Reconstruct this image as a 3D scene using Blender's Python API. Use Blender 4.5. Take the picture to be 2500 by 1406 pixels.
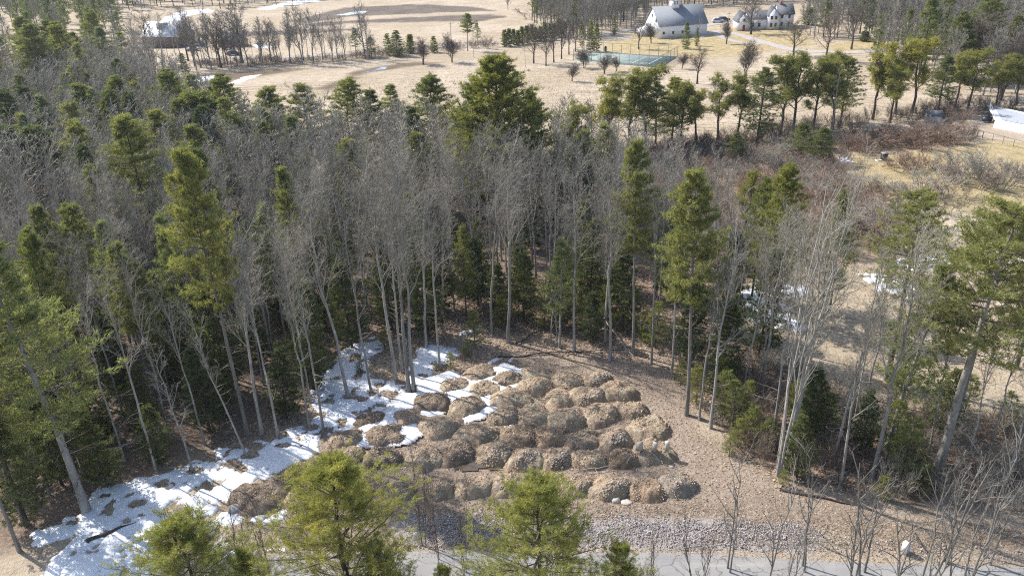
import bpy, math, random
import numpy as np
from mathutils import Vector, Matrix

# ------------------------------------------------------------------ scene set-up
S = bpy.context.scene
for o in list(bpy.data.objects): bpy.data.objects.remove(o)
CAM_H, PITCH, ROLL, FPX = 44.0, math.radians(25.6), math.radians(2.0), 1950.0
cam = bpy.data.cameras.new('camera'); camo = bpy.data.objects.new('camera', cam)
S.collection.objects.link(camo); S.camera = camo
cam.sensor_width = 36.0; cam.lens = 36.0 * FPX / 2500.0
cam.clip_start = 0.5; cam.clip_end = 6000
_f = Vector((0, math.cos(PITCH), -math.sin(PITCH)))
_r0 = Vector((1, 0, 0)); _u0 = Vector((0, math.sin(PITCH), math.cos(PITCH)))
_r = _r0 * math.cos(ROLL) - _u0 * math.sin(ROLL)
_u = _u0 * math.cos(ROLL) + _r0 * math.sin(ROLL)
camo.matrix_world = Matrix(((_r.x, _u.x, -_f.x, 0), (_r.y, _u.y, -_f.y, 0), (_r.z, _u.z, -_f.z, CAM_H), (0, 0, 0, 1)))

SUN_EL = math.radians(43)
SUN_DIR = Vector((-0.84 * math.cos(SUN_EL), 0.54 * math.cos(SUN_EL), math.sin(SUN_EL))).normalized()
w = bpy.data.worlds.new('World'); S.world = w; w.use_nodes = True
nt = w.node_tree; nt.nodes.clear()
sky = nt.nodes.new('ShaderNodeTexSky'); sky.sky_type = 'NISHITA'; sky.sun_disc = False
sky.sun_elevation = SUN_EL
sky.sun_rotation = math.atan2(SUN_DIR.x, SUN_DIR.y)
sky.air_density = 1.0; sky.dust_density = 1.5
bg = nt.nodes.new('ShaderNodeBackground'); bg.inputs[1].default_value = 0.145
wo = nt.nodes.new('ShaderNodeOutputWorld')
nt.links.new(sky.outputs[0], bg.inputs[0]); nt.links.new(bg.outputs[0], wo.inputs[0])
sun = bpy.data.lights.new('sun', 'SUN'); sun.energy = 4.2; sun.angle = math.radians(0.53); sun.color = (1, 0.96, 0.90)
suno = bpy.data.objects.new('sun', sun); S.collection.objects.link(suno)
suno.rotation_euler = SUN_DIR.to_track_quat('Z', 'Y').to_euler()
suno.location = (0, 0, 100)
S.render.engine = 'CYCLES'
S.view_settings.view_transform = 'Standard'; S.view_settings.look = 'None'
S.view_settings.exposure = 0.82; S.view_settings.gamma = 1
S.render.resolution_x, S.render.resolution_y = 1024, 575
S.cycles.use_denoising = False; S.cycles.filter_width = 1.15; S.cycles.max_bounces = 5; S.cycles.diffuse_bounces = 2; S.cycles.transparent_max_bounces = 8

R = np.random.RandomState(7)
PI = math.pi
HAZE = 0.00011

# ------------------------------------------------------------------ maths helpers
def hsh(ix, iy, s):
    n = (ix * 374761393 + iy * 668265263 + s * 974634777) & 0xFFFFFFFF
    n = ((n ^ (n >> 13)) * 1274126177) & 0xFFFFFFFF
    return ((n ^ (n >> 16)) & 0xFFFFFF) / float(0xFFFFFF)
def vnoise(x, y, s=0):
    x = np.asarray(x, float); y = np.asarray(y, float)
    ix = np.floor(x).astype(np.int64); iy = np.floor(y).astype(np.int64)
    fx = x - ix; fy = y - iy
    fx = fx * fx * (3 - 2 * fx); fy = fy * fy * (3 - 2 * fy)
    a = hsh(ix, iy, s); b = hsh(ix + 1, iy, s); c = hsh(ix, iy + 1, s); d = hsh(ix + 1, iy + 1, s)
    return (a + (b - a) * fx) * (1 - fy) + (c + (d - c) * fx) * fy
def fbm(x, y, s=0, o=4):
    v = 0; a = 0.5; t = 0
    for i in range(o):
        v = v + a * vnoise(x * 2 ** i, y * 2 ** i, s + i * 17); t += a; a *= 0.55
    return v / t * 2 - 1
def terrain(x, y):
    x = np.asarray(x, float); y = np.asarray(y, float)
    return 0.25 * fbm(x / 14, y / 14, 3, 2) * np.clip((y - 53) / 12, 0, 1) + 0.05 * fbm(x / 1.6, y / 1.6, 9, 2) * np.clip((y - 52) / 4, 0, 1)
def tz(x, y): return float(terrain(x, y))
def ray(px, py): return _f + _r * ((px - 1250.0) / FPX) - _u * ((py - 703.0) / FPX)
def G(px, py, z=0.0):
    d = ray(px, py); t = (z - CAM_H) / d.z
    return (d.x * t, d.y * t)
def GP(pts): return [G(a, b) for a, b in pts]
def height_for(x, y, py):
    """height at which a vertical at world (x,y) reaches picture row py"""
    lo, hi = 0.0, 60.0
    for _ in range(40):
        m = (lo + hi) / 2; v = Vector((x, y, m - CAM_H)); dz = v.dot(_f)
        yy = 703 - FPX * v.dot(_u) / dz
        if yy > py: lo = m
        else: hi = m
    return lo
def sdf(P, poly):
    """signed distance, positive inside. P (N,2)"""
    poly = np.array(poly, float); n = len(poly)
    d = np.full(len(P), 1e18); ins = np.zeros(len(P), bool)
    for i in range(n):
        a = poly[i]; b = poly[(i + 1) % n]; e = b - a
        w_ = P - a; t = np.clip((w_ @ e) / max(e @ e, 1e-9), 0, 1)
        q = w_ - t[:, None] * e; d = np.minimum(d, (q * q).sum(1))
        c = (a[1] > P[:, 1]) != (b[1] > P[:, 1])
        with np.errstate(divide='ignore', invalid='ignore'):
            xx = (b[0] - a[0]) * (P[:, 1] - a[1]) / (b[1] - a[1] + 1e-12) + a[0]
        ins ^= c & (P[:, 0] < xx)
    d = np.sqrt(d); return np.where(ins, d, -d)
def inside(x, y, poly): return sdf(np.array([[x, y]]), poly)[0] > 0
def norm(v): return v / np.maximum(np.linalg.norm(v, axis=-1, keepdims=True), 1e-9)
def perp(d, rng):
    r = norm(rng.normal(size=d.shape)); return norm(np.cross(d, r))

# ------------------------------------------------------------------ mesh helpers
class Geo:
    def __init__(s): s.v = []; s.q = []; s.t = []; s.n = 0; s.qm = []; s.tm = []
    def add(s, v, q=None, t=None, m=0):
        v = np.asarray(v, float).reshape(-1, 3)
        s.v.append(v)
        if q is not None and len(q): q = np.asarray(q, int); s.q.append(q + s.n); s.qm.append(np.full(len(q), m))
        if t is not None and len(t): t = np.asarray(t, int); s.t.append(t + s.n); s.tm.append(np.full(len(t), m))
        s.n += len(v)
    def arrays(s):
        V = np.concatenate(s.v) if s.v else np.zeros((0, 3))
        Q = np.concatenate(s.q) if s.q else np.zeros((0, 4), int)
        T = np.concatenate(s.t) if s.t else np.zeros((0, 3), int)
        QM = np.concatenate(s.qm) if s.qm else np.zeros(0, int)
        TM = np.concatenate(s.tm) if s.tm else np.zeros(0, int)
        return V, Q, T, QM, TM
    def mesh(s, name, mats, smooth=False):
        V, Q, T, QM, TM = s.arrays()
        me = bpy.data.meshes.new(name)
        me.vertices.add(len(V)); me.vertices.foreach_set('co', V.astype(np.float32).ravel())
        nl = len(Q) * 4 + len(T) * 3
        me.loops.add(nl); me.loops.foreach_set('vertex_index', np.concatenate([Q.ravel(), T.ravel()]).astype(np.int32))
        me.polygons.add(len(Q) + len(T))
        ls = np.concatenate([np.arange(len(Q)) * 4, len(Q) * 4 + np.arange(len(T)) * 3]).astype(np.int32)
        me.polygons.foreach_set('loop_start', ls)
        me.polygons.foreach_set('material_index', np.concatenate([QM, TM]).astype(np.int32))
        if smooth: me.polygons.foreach_set('use_smooth', np.ones(len(Q) + len(T), bool))
        me.update(calc_edges=True)
        for m in (mats if isinstance(mats, (list, tuple)) else [mats]): me.materials.append(m)
        return me
    # shapes -------------------------------------------------
    def segs(s, P0, P1, R0, R1, k=3, m=0):
        P0 = np.asarray(P0, float); P1 = np.asarray(P1, float); N = len(P0)
        if N == 0: return
        d = norm(P1 - P0)
        ref = np.where(np.abs(d[:, 2:3]) < 0.9, np.array([[0, 0, 1.0]]), np.array([[1.0, 0, 0]]))
        a = norm(np.cross(d, ref)); b = np.cross(d, a)
        ph = np.arange(k) * 2 * PI / k
        off = a[:, None, :] * np.cos(ph)[None, :, None] + b[:, None, :] * np.sin(ph)[None, :, None]
        R0 = np.broadcast_to(R0, N); R1 = np.broadcast_to(R1, N)
        v = np.concatenate([P0[:, None] + off * R0[:, None, None], P1[:, None] + off * R1[:, None, None]], 1)
        base = (np.arange(N) * 2 * k)[:, None]
        q = []
        for i in range(k):
            j = (i + 1) % k
            q.append(np.concatenate([base + i, base + j, base + k + j, base + k + i], 1))
        s.add(v.reshape(-1, 3), q=np.concatenate(q), m=m)
    def paths(s, pts, rad, k=3, m=0):
        """pts (N,n,3) rad (N,n) connected tubes"""
        N, n = pts.shape[:2]
        d = norm(np.gradient(pts, axis=1))
        ref = np.where(np.abs(d[:, 0:1, 2:3]) < 0.9, np.array([0, 0, 1.0]), np.array([1.0, 0, 0]))
        ref = np.broadcast_to(ref, pts.shape)
        a = norm(np.cross(d, ref)); b = np.cross(d, a)
        ph = np.arange(k) * 2 * PI / k
        v = pts[:, :, None] + (a[:, :, None] * np.cos(ph)[:, None] + b[:, :, None] * np.sin(ph)[:, None]) * rad[:, :, None, None]
        q = []
        base = (np.arange(N) * n * k)[:, None] + (np.arange(n - 1) * k)[None, :]
        base = base.reshape(-1, 1)
        for i in range(k):
            j = (i + 1) % k
            q.append(np.concatenate([base + i, base + j, base + k + j, base + k + i], 1))
        s.add(v.reshape(-1, 3), q=np.concatenate(q), m=m)
    def box(s, x0, x1, y0, y1, z0, z1, m=0):
        v = [(x, y, z) for z in (z0, z1) for y in (y0, y1) for x in (x0, x1)]
        s.add(v, q=[(0, 2, 3, 1), (4, 5, 7, 6), (0, 1, 5, 4), (2, 6, 7, 3), (0, 4, 6, 2), (1, 3, 7, 5)], m=m)
    def prism(s, poly, z0, z1, m=0, axis='z'):
        """convex polygon extruded along axis"""
        n = len(poly)
        def mk(a, b, c): return (a, b, c) if axis == 'z' else ((a, c, b) if axis == 'y' else (c, a, b))
        v = [mk(a, b, z0) for a, b in poly] + [mk(a, b, z1) for a, b in poly]
        q = [(i, (i + 1) % n, n + (i + 1) % n, n + i) for i in range(n)]
        t = [(0, i + 1, i) for i in range(1, n - 1)] + [(n, n + i, n + i + 1) for i in range(1, n - 1)]
        s.add(v, q=q, t=t, m=m)
    def cyl(s, x, y, z0, z1, r, k=8, m=0):
        s.prism([(x + r * math.cos(2 * PI * i / k), y + r * math.sin(2 * PI * i / k)) for i in range(k)], z0, z1, m)
    def tufts(s, C, D, n, L, wd, spread, rng, m=0):
        """needle bunches: n thin triangles from each centre C fanning around direction D"""
        N = len(C)
        if N == 0: return
        d = norm(D[:, None, :] + rng.normal(size=(N, n, 3)) * spread)
        l = L * rng.uniform(0.7, 1.25, (N, n, 1))
        side = norm(np.cross(d, norm(rng.normal(size=(N, n, 3)))))
        c = C[:, None, :] + rng.normal(size=(N, n, 3)) * L * 0.22
        a = c - side * wd * 0.5 - d * l * 0.25; b = c + side * wd * 0.5 - d * l * 0.1; e = c + d * l
        v = np.stack([a, b, e], 2).reshape(-1, 3)
        s.add(v, t=np.arange(len(v)).reshape(-1, 3), m=m)
    def blobrocks(s, P, rad, rng, m=0):
        """irregular squashed octahedral stones"""
        base = np.array([(1, 0, 0), (0.3, 0.9, 0), (-0.8, 0.6, 0), (-0.9, -0.5, 0), (0.2, -1, 0), (0.25, 0.1, 0.75), (-0.3, 0.1, 0.7), (0, 0, -0.6)])
        tri = np.array([(0, 1, 5), (1, 2, 6), (1, 6, 5), (2, 3, 6), (3, 4, 6), (4, 5, 6), (4, 0, 5), (1, 0, 7), (2, 1, 7), (3, 2, 7), (4, 3, 7), (0, 4, 7)])
        N = len(P); an = rng.uniform(0, 2 * PI, N)
        b = base[None] * rng.uniform(0.7, 1.25, (N, 8, 3)) * rng.uniform(0.7, 1.2, (N, 1, 3))
        x = b[..., 0] * np.cos(an)[:, None] - b[..., 1] * np.sin(an)[:, None]
        y = b[..., 0] * np.sin(an)[:, None] + b[..., 1] * np.cos(an)[:, None]
        v = np.stack([x, y, b[..., 2]], 2) * np.asarray(rad)[:, None, None] + np.asarray(P)[:, None, :]
        t = (tri[None] + (np.arange(N) * 8)[:, None, None]).reshape(-1, 3)
        s.add(v.reshape(-1, 3), t=t, m=m)

C_ = S.collection
def link(name, me, parent=None, loc=(0, 0, 0), rot=(0, 0, 0), sc=(1, 1, 1)):
    o = bpy.data.objects.new(name, me); C_.objects.link(o)
    o.location = loc; o.rotation_euler = rot; o.scale = sc
    if parent: o.parent = parent
    return o
def tag(o, label=None, cat=None, group=None, kind=None):
    if label: o['label'] = label
    if cat: o['category'] = cat
    if group: o['group'] = group
    if kind: o['kind'] = kind
    return o
def copy_tree(o, parent=None):
    c = o.copy(); C_.objects.link(c); c.parent = parent
    for ch in o.children: copy_tree(ch, c)
    return c

# ------------------------------------------------------------------ materials
def lin(c):
    return tuple((x / 12.92 if x <= .04045 else ((x + .055) / 1.055) ** 2.4) for x in [v / 255 for v in c]) + (1,)
class NT:
    def __init__(s, name, rough=0.9, spec=0.2):
        s.m = bpy.data.materials.new(name); s.m.use_nodes = True
        s.t = s.m.node_tree; s.t.nodes.clear()
        s.out = s.n('ShaderNodeOutputMaterial'); s.b = s.n('ShaderNodeBsdfPrincipled')
        s.b.inputs['Roughness'].default_value = rough; s.b.inputs['Specular IOR Level'].default_value = spec
        s.l(s.b.outputs[0], s.out.inputs[0])
        s.tc = s.n('ShaderNodeTexCoord'); s.oi = s.n('ShaderNodeObjectInfo')
    def n(s, t): return s.t.nodes.new(t)
    def l(s, a, b): s.t.links.new(a, b)
    def noise(s, scale, det=4, rough=0.6, co=None, st=None):
        n = s.n('ShaderNodeTexNoise'); n.inputs['Scale'].default_value = scale
        n.inputs['Detail'].default_value = det; n.inputs['Roughness'].default_value = rough
        c = co or s.tc.outputs['Object']
        if st:
            mp = s.n('ShaderNodeMapping'); mp.inputs['Scale'].default_value = st[:3]
            if len(st) > 3: mp.inputs['Rotation'].default_value = (0, 0, st[3])
            s.l(c, mp.inputs[0]); c = mp.outputs[0]
        s.l(c, n.inputs['Vector']); return n.outputs[0]
    def vor(s, scale, out=0, co=None):
        n = s.n('ShaderNodeTexVoronoi'); n.inputs['Scale'].default_value = scale
        s.l(co or s.tc.outputs['Object'], n.inputs['Vector']); return n.outputs[out]
    def ramp(s, f, stops, interp='LINEAR'):
        n = s.n('ShaderNodeValToRGB'); r = n.color_ramp; r.interpolation = interp
        while len(r.elements) < len(stops): r.elements.new(0.5)
        for e, (p, c) in zip(r.elements, stops): e.position = p; e.color = c if len(c) == 4 else tuple(c) + (1,)
        s.l(f, n.inputs[0]); return n.outputs[0]
    def mix(s, f, a, b, mode='MIX'):
        n = s.n('ShaderNodeMix'); n.data_type = 'RGBA'; n.blend_type = mode
        if isinstance(f, (int, float)): n.inputs[0].default_value = f
        else: s.l(f, n.inputs[0])
        for i, v in ((6, a), (7, b)):
            if isinstance(v, tuple): n.inputs[i].default_value = v if len(v) == 4 else v + (1,)
            else: s.l(v, n.inputs[i])
        return n.outputs[2]
    def math(s, op, a, b=0.0):
        n = s.n('ShaderNodeMath'); n.operation = op
        for i, v in ((0, a), (1, b)):
            if isinstance(v, (int, float)): n.inputs[i].default_value = v
            else: s.l(v, n.inputs[i])
        return n.outputs[0]
    def bump(s, h, dist, st=1.0):
        n = s.n('ShaderNodeBump'); n.inputs['Distance'].default_value = dist; n.inputs['Strength'].default_value = st
        s.l(h, n.inputs['Height']); s.l(n.outputs[0], s.b.inputs['Normal'])
    def col(s, c):
        if isinstance(c, tuple): s.b.inputs['Base Color'].default_value = c if len(c) == 4 else c + (1,)
        else: s.l(c, s.b.inputs['Base Color'])
        return s
    def attr(s, name):
        n = s.n('ShaderNodeAttribute'); n.attribute_name = name; return n
def plain(name, c, rough=0.6, var=0.12, scale=3, spec=0.3, metal=0):
    m = NT(name, rough, spec); n = m.noise(scale, 5, .65)
    a = tuple(x * (1 - var) for x in c[:3]) + (1,); b = tuple(min(1, x * (1 + var)) for x in c[:3]) + (1,)
    m.col(m.ramp(n, [(.3, a), (.7, b)])); m.b.inputs['Metallic'].default_value = metal
    return m.m
def bark(name, dark, light, blot=(0.42, 0.43, 0.38)):
    m = NT(name, .95, .1)
    n1 = m.noise(2.2, 5, .7, st=(1, 1, .25)); c = m.ramp(n1, [(.3, dark), (.7, light)])
    n2 = m.noise(1.3, 4, .6); c = m.mix(m.ramp(n2, [(.58, (0, 0, 0)), (.68, (.6, .6, .6))]), c, blot)
    k = m.ramp(m.oi.outputs['Random'], [(0, (.72, .72, .72)), (1, (1.18, 1.14, 1.1))])
    m.col(m.mix(1.0, c, k, 'MULTIPLY')); m.bump(n1, .04); return m.m
def foliage(name, a, b, c2, trans=.3, tint=(1, 1, 1), v=.25):
    m = NT(name, .75, .15)
    n = m.noise(.9, 4, .7); col = m.ramp(n, [(.3, a), (.52, b), (.72, c2)])
    n2 = m.noise(9, 2, .5); col = m.mix(m.ramp(n2, [(.35, (0, 0, 0)), (.75, (.55, .55, .55))]), col, c2)
    k = m.ramp(m.oi.outputs['Random'], [(0, (1 - v, 1 - v * .8, 1 - v * .4)), (.5, (1, 1, 1)), (1, (1 + v, 1 + v * .6, 1 - v * .3))])
    col = m.mix(1.0, col, k, 'MULTIPLY'); m.col(col)
    tr = m.n('ShaderNodeBsdfTranslucent'); m.l(m.mix(1.0, col, (1.2, 1.25, .7, 1), 'MULTIPLY'), tr.inputs[0])
    mx = m.n('ShaderNodeMixShader'); mx.inputs[0].default_value = trans
    m.l(m.b.outputs[0], mx.inputs[1]); m.l(tr.outputs[0], mx.inputs[2]); m.l(mx.outputs[0], m.out.inputs[0])
    return m.m

M = {}
M['bark_grey'] = bark('grey_bark', (.19, .18, .165, 1), (.46, .44, .41, 1), (.55, .54, .5))
M['bark_pale'] = bark('pale_bark', (.20, .19, .175, 1), (.46, .445, .415, 1), (.5, .5, .46))
M['bark_mid'] = bark('mid_bark', (.12, .11, .10, 1), (.29, .275, .25, 1), (.36, .36, .32))
M['bark_dark'] = bark('dark_bark', (.045, .037, .03, 1), (.13, .11, .095, 1), (.16, .16, .14))
M['twig'] = bark('twig_bark', (.20, .185, .155, 1), (.40, .375, .32, 1), (.45, .43, .375))
M['twig_dark'] = bark('dark_twig_bark', (.09, .075, .062, 1), (.22, .185, .16, 1), (.28, .26, .22))
M['twig_red'] = bark('red_twig_bark', (.19, .125, .09, 1), (.37, .265, .20, 1), (.40, .32, .25))
M['twig_tan'] = bark('tan_twig_bark', (.22, .17, .13, 1), (.40, .33, .27, 1), (.42, .38, .32))
M['pine'] = foliage('pine_needles', (.115, .135, .056, 1), (.215, .225, .088, 1), (.36, .345, .14, 1), .40, v=.12)
M['pine_near'] = foliage('near_pine_needles', (.14, .165, .05, 1), (.26, .275, .078, 1), (.46, .42, .14, 1), .42, v=.08)
M['pine_deep'] = foliage('deep_pine_needles', (.095, .12, .048, 1), (.175, .195, .066, 1), (.30, .30, .105, 1), .42)
M['pitch'] = foliage('pitch_pine_needles', (.125, .14, .045, 1), (.225, .225, .068, 1), (.37, .34, .11, 1), .42)
M['hemlock'] = foliage('hemlock_needles', (.055, .075, .036, 1), (.105, .13, .055, 1), (.20, .22, .09, 1), .34)
M['hazy'] = foliage('pale_pine_needles', (.14, .165, .08, 1), (.22, .245, .11, 1), (.33, .34, .16, 1), .42)
M['sapling'] = foliage('sapling_needles', (.10, .125, .042, 1), (.195, .22, .066, 1), (.34, .35, .11, 1), .42)

# ------------------------------------------------------------------ tree generators
def grow(st, d, L, r0, r1, rng, n=3, wob=.12, up=.05):
    """bent branches; returns pts (N,n+1,3) and radii"""
    N = len(st); pts = [st]; cur = st; dd = d
    for i in range(n):
        dd = norm(dd + rng.normal(size=(N, 3)) * wob + np.array([0, 0, up]))
        cur = cur + dd * (L / n)[:, None]; pts.append(cur)
    t = np.linspace(0, 1, n + 1)[None]
    return np.stack(pts, 1), r0[:, None] * (1 - t) + r1[:, None] * t
def spawn(pts, L, rad, k, rng, ang=(.5, .9), lf=(.35, .6), t0=.25, t1=1.0, rf=.55, up=0.15, flat=0):
    N, n = pts.shape[:2]
    t = (np.arange(k)[None] + rng.uniform(0, 1, (N, k))) / k * (t1 - t0) + t0
    t = np.clip(t, 0, .999); f = t * (n - 1); i = f.astype(int); f = f - i
    ii = np.arange(N)[:, None]
    p = pts[ii, i] * (1 - f[..., None]) + pts[ii, i + 1] * f[..., None]
    pd = norm(pts[ii, i + 1] - pts[ii, i]); r = rad[ii, i] * (1 - f) + rad[ii, i + 1] * f
    if flat:
        side = norm(np.cross(pd, np.array([0, 0, 1.0]))) * np.where((np.arange(k) % 2)[None, :, None] == 0, 1, -1)
        side = norm(side + rng.normal(size=side.shape) * .25)
    else: side = norm(np.cross(pd, norm(rng.normal(size=pd.shape))))
    a = rng.uniform(ang[0], ang[1], (N, k, 1))
    d = norm(pd * np.cos(a) + side * np.sin(a) + np.array([0, 0, up]))
    l = L[:, None] * rng.uniform(lf[0], lf[1], (N, k)) * (1.15 - .55 * t)
    return p.reshape(-1, 3), d.reshape(-1, 3), l.ravel(), (r * rf).ravel()

def bare_tree(seed, h=19, bole=.42, spread=.24, stems=1, dens=1.0, twigr=.011, fork=False, tr=.16, levels=4, cang=(.4, .75), dead=0):
    rng = np.random.RandomState(seed); T = Geo(); K = Geo()
    n = 11; st = []; 
    for k in range(stems):
        a = rng.uniform(0, 2 * PI); lean = .0 if stems == 1 else rng.uniform(.06, .16)
        hh = h * (1 if k == 0 else rng.uniform(.7, .97))
        t = np.linspace(0, 1, n)
        wx = np.cumsum(rng.normal(size=n)) * .012 * h * t + lean * math.cos(a) * hh * t + (0 if stems == 1 else .25 * math.cos(a))
        wy = np.cumsum(rng.normal(size=n)) * .012 * h * t + lean * math.sin(a) * hh * t + (0 if stems == 1 else .25 * math.sin(a))
        p = np.stack([wx, wy, t * hh - .3 * (t == 0)], 1)
        r0 = tr * (1 if stems == 1 else .62)
        r = r0 * (1 - t) ** .8 + .015; r[0] *= 1.35
        st.append((p, r, hh))
    for p, r, hh in st: T.paths(p[None], r[None], 7)
    P = np.stack([s[0] for s in st]); Rr = np.stack([s[1] for s in st])
    nb = int(17 * dens)
    b, d, L, r = spawn(P, np.array([s[2] for s in st]), Rr, nb, rng, cang, (spread * .8, spread * 1.3), bole, .97, .6, .35)
    if fork:
        b = np.concatenate([P[0, 3:6:2], b]); d = np.concatenate([norm(np.array([[.30, .1, 1], [-.28, -.12, 1]])), d])
        L = np.concatenate([[h * .55, h * .45], L]); r = np.concatenate([[tr * .6, tr * .5], r])
    p1, q1 = grow(b, d, L, np.clip(r, .035, .10 if not fork else .2), np.full(len(b), .013), rng, 4, .15, .10)
    K.paths(p1, q1, 4)
    if dead:
        b, d, Ld, r = spawn(P, np.array([s[2] for s in st]), Rr, dead, rng, (1.0, 1.5), (.05, .11), .15, .6, .2, .0)
        pd_, qd = grow(b, d, Ld, np.full(len(b), .03), np.full(len(b), .01), rng, 3, .2, .02); K.paths(pd_, qd, 3)
    b, d, L2, r = spawn(p1, L, q1, int(8 * dens), rng, (.4, 1.0), (.3, .6), .15, 1, .5, .18)
    p2, q2 = grow(b, d, L2, np.clip(r, twigr * 1.2, .03), np.full(len(b), twigr * .9), rng, 3, .2, .08)
    K.paths(p2, q2, 3)
    if levels >= 3:
        b, d, L3, r = spawn(p2, L2, q2, int(4.4 * dens), rng, (.4, 1.1), (.35, .7), .15, 1, .7, .12)
        p3, q3 = grow(b, d, L3, np.full(len(b), twigr), np.full(len(b), twigr * .7), rng, 2, .22, .05)
        K.paths(p3, q3, 3)
        if levels >= 4:
            b, d, L4, r = spawn(p3, L3, q3, 3, rng, (.4, 1.1), (.45, .85), .1, 1, .7, .1)
            K.segs(b, b + d * L4[:, None], np.full(len(b), twigr * .8), np.full(len(b), twigr * .5))
    return T, K

def pine_tree(seed, h=20, low=.35, wid=.2, n_t=7, tl=.3, tw=.05, gap=.55, tr=.22, asc=.25, shape=1.0, kb=7, sparse=.12, needspread=.75, lean=0, dead=10, kt=4):
    rng = np.random.RandomState(seed); T = Geo(); W = Geo(); F = Geo()
    n = 12; t = np.linspace(0, 1, n)
    la = rng.uniform(0, 6.28)
    px = np.cumsum(rng.normal(size=n)) * .006 * h * t; py = np.cumsum(rng.normal(size=n)) * .006 * h * t
    px = px + lean * h * (t ** 1.3)
    P = np.stack([px, py, t * h - .3 * (t == 0)], 1); r = tr * (1 - t) ** .75 + .012; r[0] *= 1.3
    T.paths(P[None], r[None], 8)
    zs = []; z = low * h
    while z < h * .985:
        zs.append(z); z += gap * rng.uniform(.7, 1.3)
    zz = []; az = []; LL = []
    for z in zs:
        u = (z - low * h) / (h - low * h)
        k = rng.randint(4, 7)
        a0 = rng.uniform(0, 6.28)
        for j in range(k):
            if rng.rand() < sparse: continue
            prof = (1 - u) ** (.95 * shape) * min(1, .40 + u * 2.2)
            zz.append(min(h * .985, z + rng.uniform(-.5, .5) * gap)); az.append(a0 + j * 6.28 / k + rng.uniform(-.25, .25))
            LL.append(h * wid * prof * rng.uniform(.45, 1.4) + .3)
    zz = np.array(zz); az = np.array(az); LL = np.array(LL)
    f = np.clip(zz / h, 0, .999) * (n - 1); i = f.astype(int); f = (f - i)[:, None]
    B = P[i] * (1 - f) + P[i + 1] * f
    u = (zz / h - low) / (1 - low)
    e = asc * (.2 + 1.1 * u)
    D = norm(np.stack([np.cos(az), np.sin(az), e], 1))
    p1, q1 = grow(B, D, LL, .012 * LL + .012, np.full(len(B), .008), rng, 4, .07, .05)
    W.paths(p1, q1, 3)
    b, d, L2, rr = spawn(p1, LL, q1, kb, rng, (.6, 1.0), (.22, .42), .22, 1, .6, .10, flat=1)
    L2 = L2 + .15
    p2, q2 = grow(b, d, L2, np.full(len(b), .012), np.full(len(b), .006), rng, 2, .1, .07)
    W.paths(p2, q2, 3)
    tt = rng.uniform(.25, 1.05, (len(b), kt, 1))
    C = b[:, None] + (p2[:, -1] - b)[:, None] * tt + rng.normal(size=(len(b), kt, 3)) * np.array([.12, .12, .06]) * tl / .3
    Dn = np.broadcast_to((d + np.array([0, 0, .45]))[:, None], C.shape)
    keep = rng.rand(*C.shape[:2]) > .08
    F.tufts(C[keep], norm(Dn[keep]), n_t, tl, tw, needspread, rng)
    e1 = p1[:, -1]; F.tufts(e1, norm(p1[:, -1] - p1[:, -2]), n_t * 2, tl, tw, needspread, rng)
    # leader
    top = P[-1][None] + np.array([[0, 0, 0]]); F.tufts(np.repeat(top, 5, 0) - np.array([[0, 0, i * .15] for i in range(5)]), np.tile([0, 0, 1.0], (5, 1)), n_t, tl, tw, .6, rng)
    # dead lower branches
    if dead:
        zb = rng.uniform(.12, low + .05, dead) * h; a = rng.uniform(0, 6.28, dead)
        f = np.clip(zb / h, 0, .999) * (n - 1); i = f.astype(int); f = (f - i)[:, None]
        B = P[i] * (1 - f) + P[i + 1] * f
        pd_, qd = grow(B, norm(np.stack([np.cos(a), np.sin(a), rng.uniform(-.1, .3, dead)], 1)), h * wid * rng.uniform(.2, .7, dead), np.full(dead, .035), np.full(dead, .008), rng, 4, .15, .02)
        W.paths(pd_, qd, 3)
        b, d, L2, rr = spawn(pd_, h * wid * np.full(dead, .4), qd, 5, rng, (.4, .9), (.3, .6), .3, 1, .6, 0)
        W.segs(b, b + d * L2[:, None], .01, .005)
    return T, W, F

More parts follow.
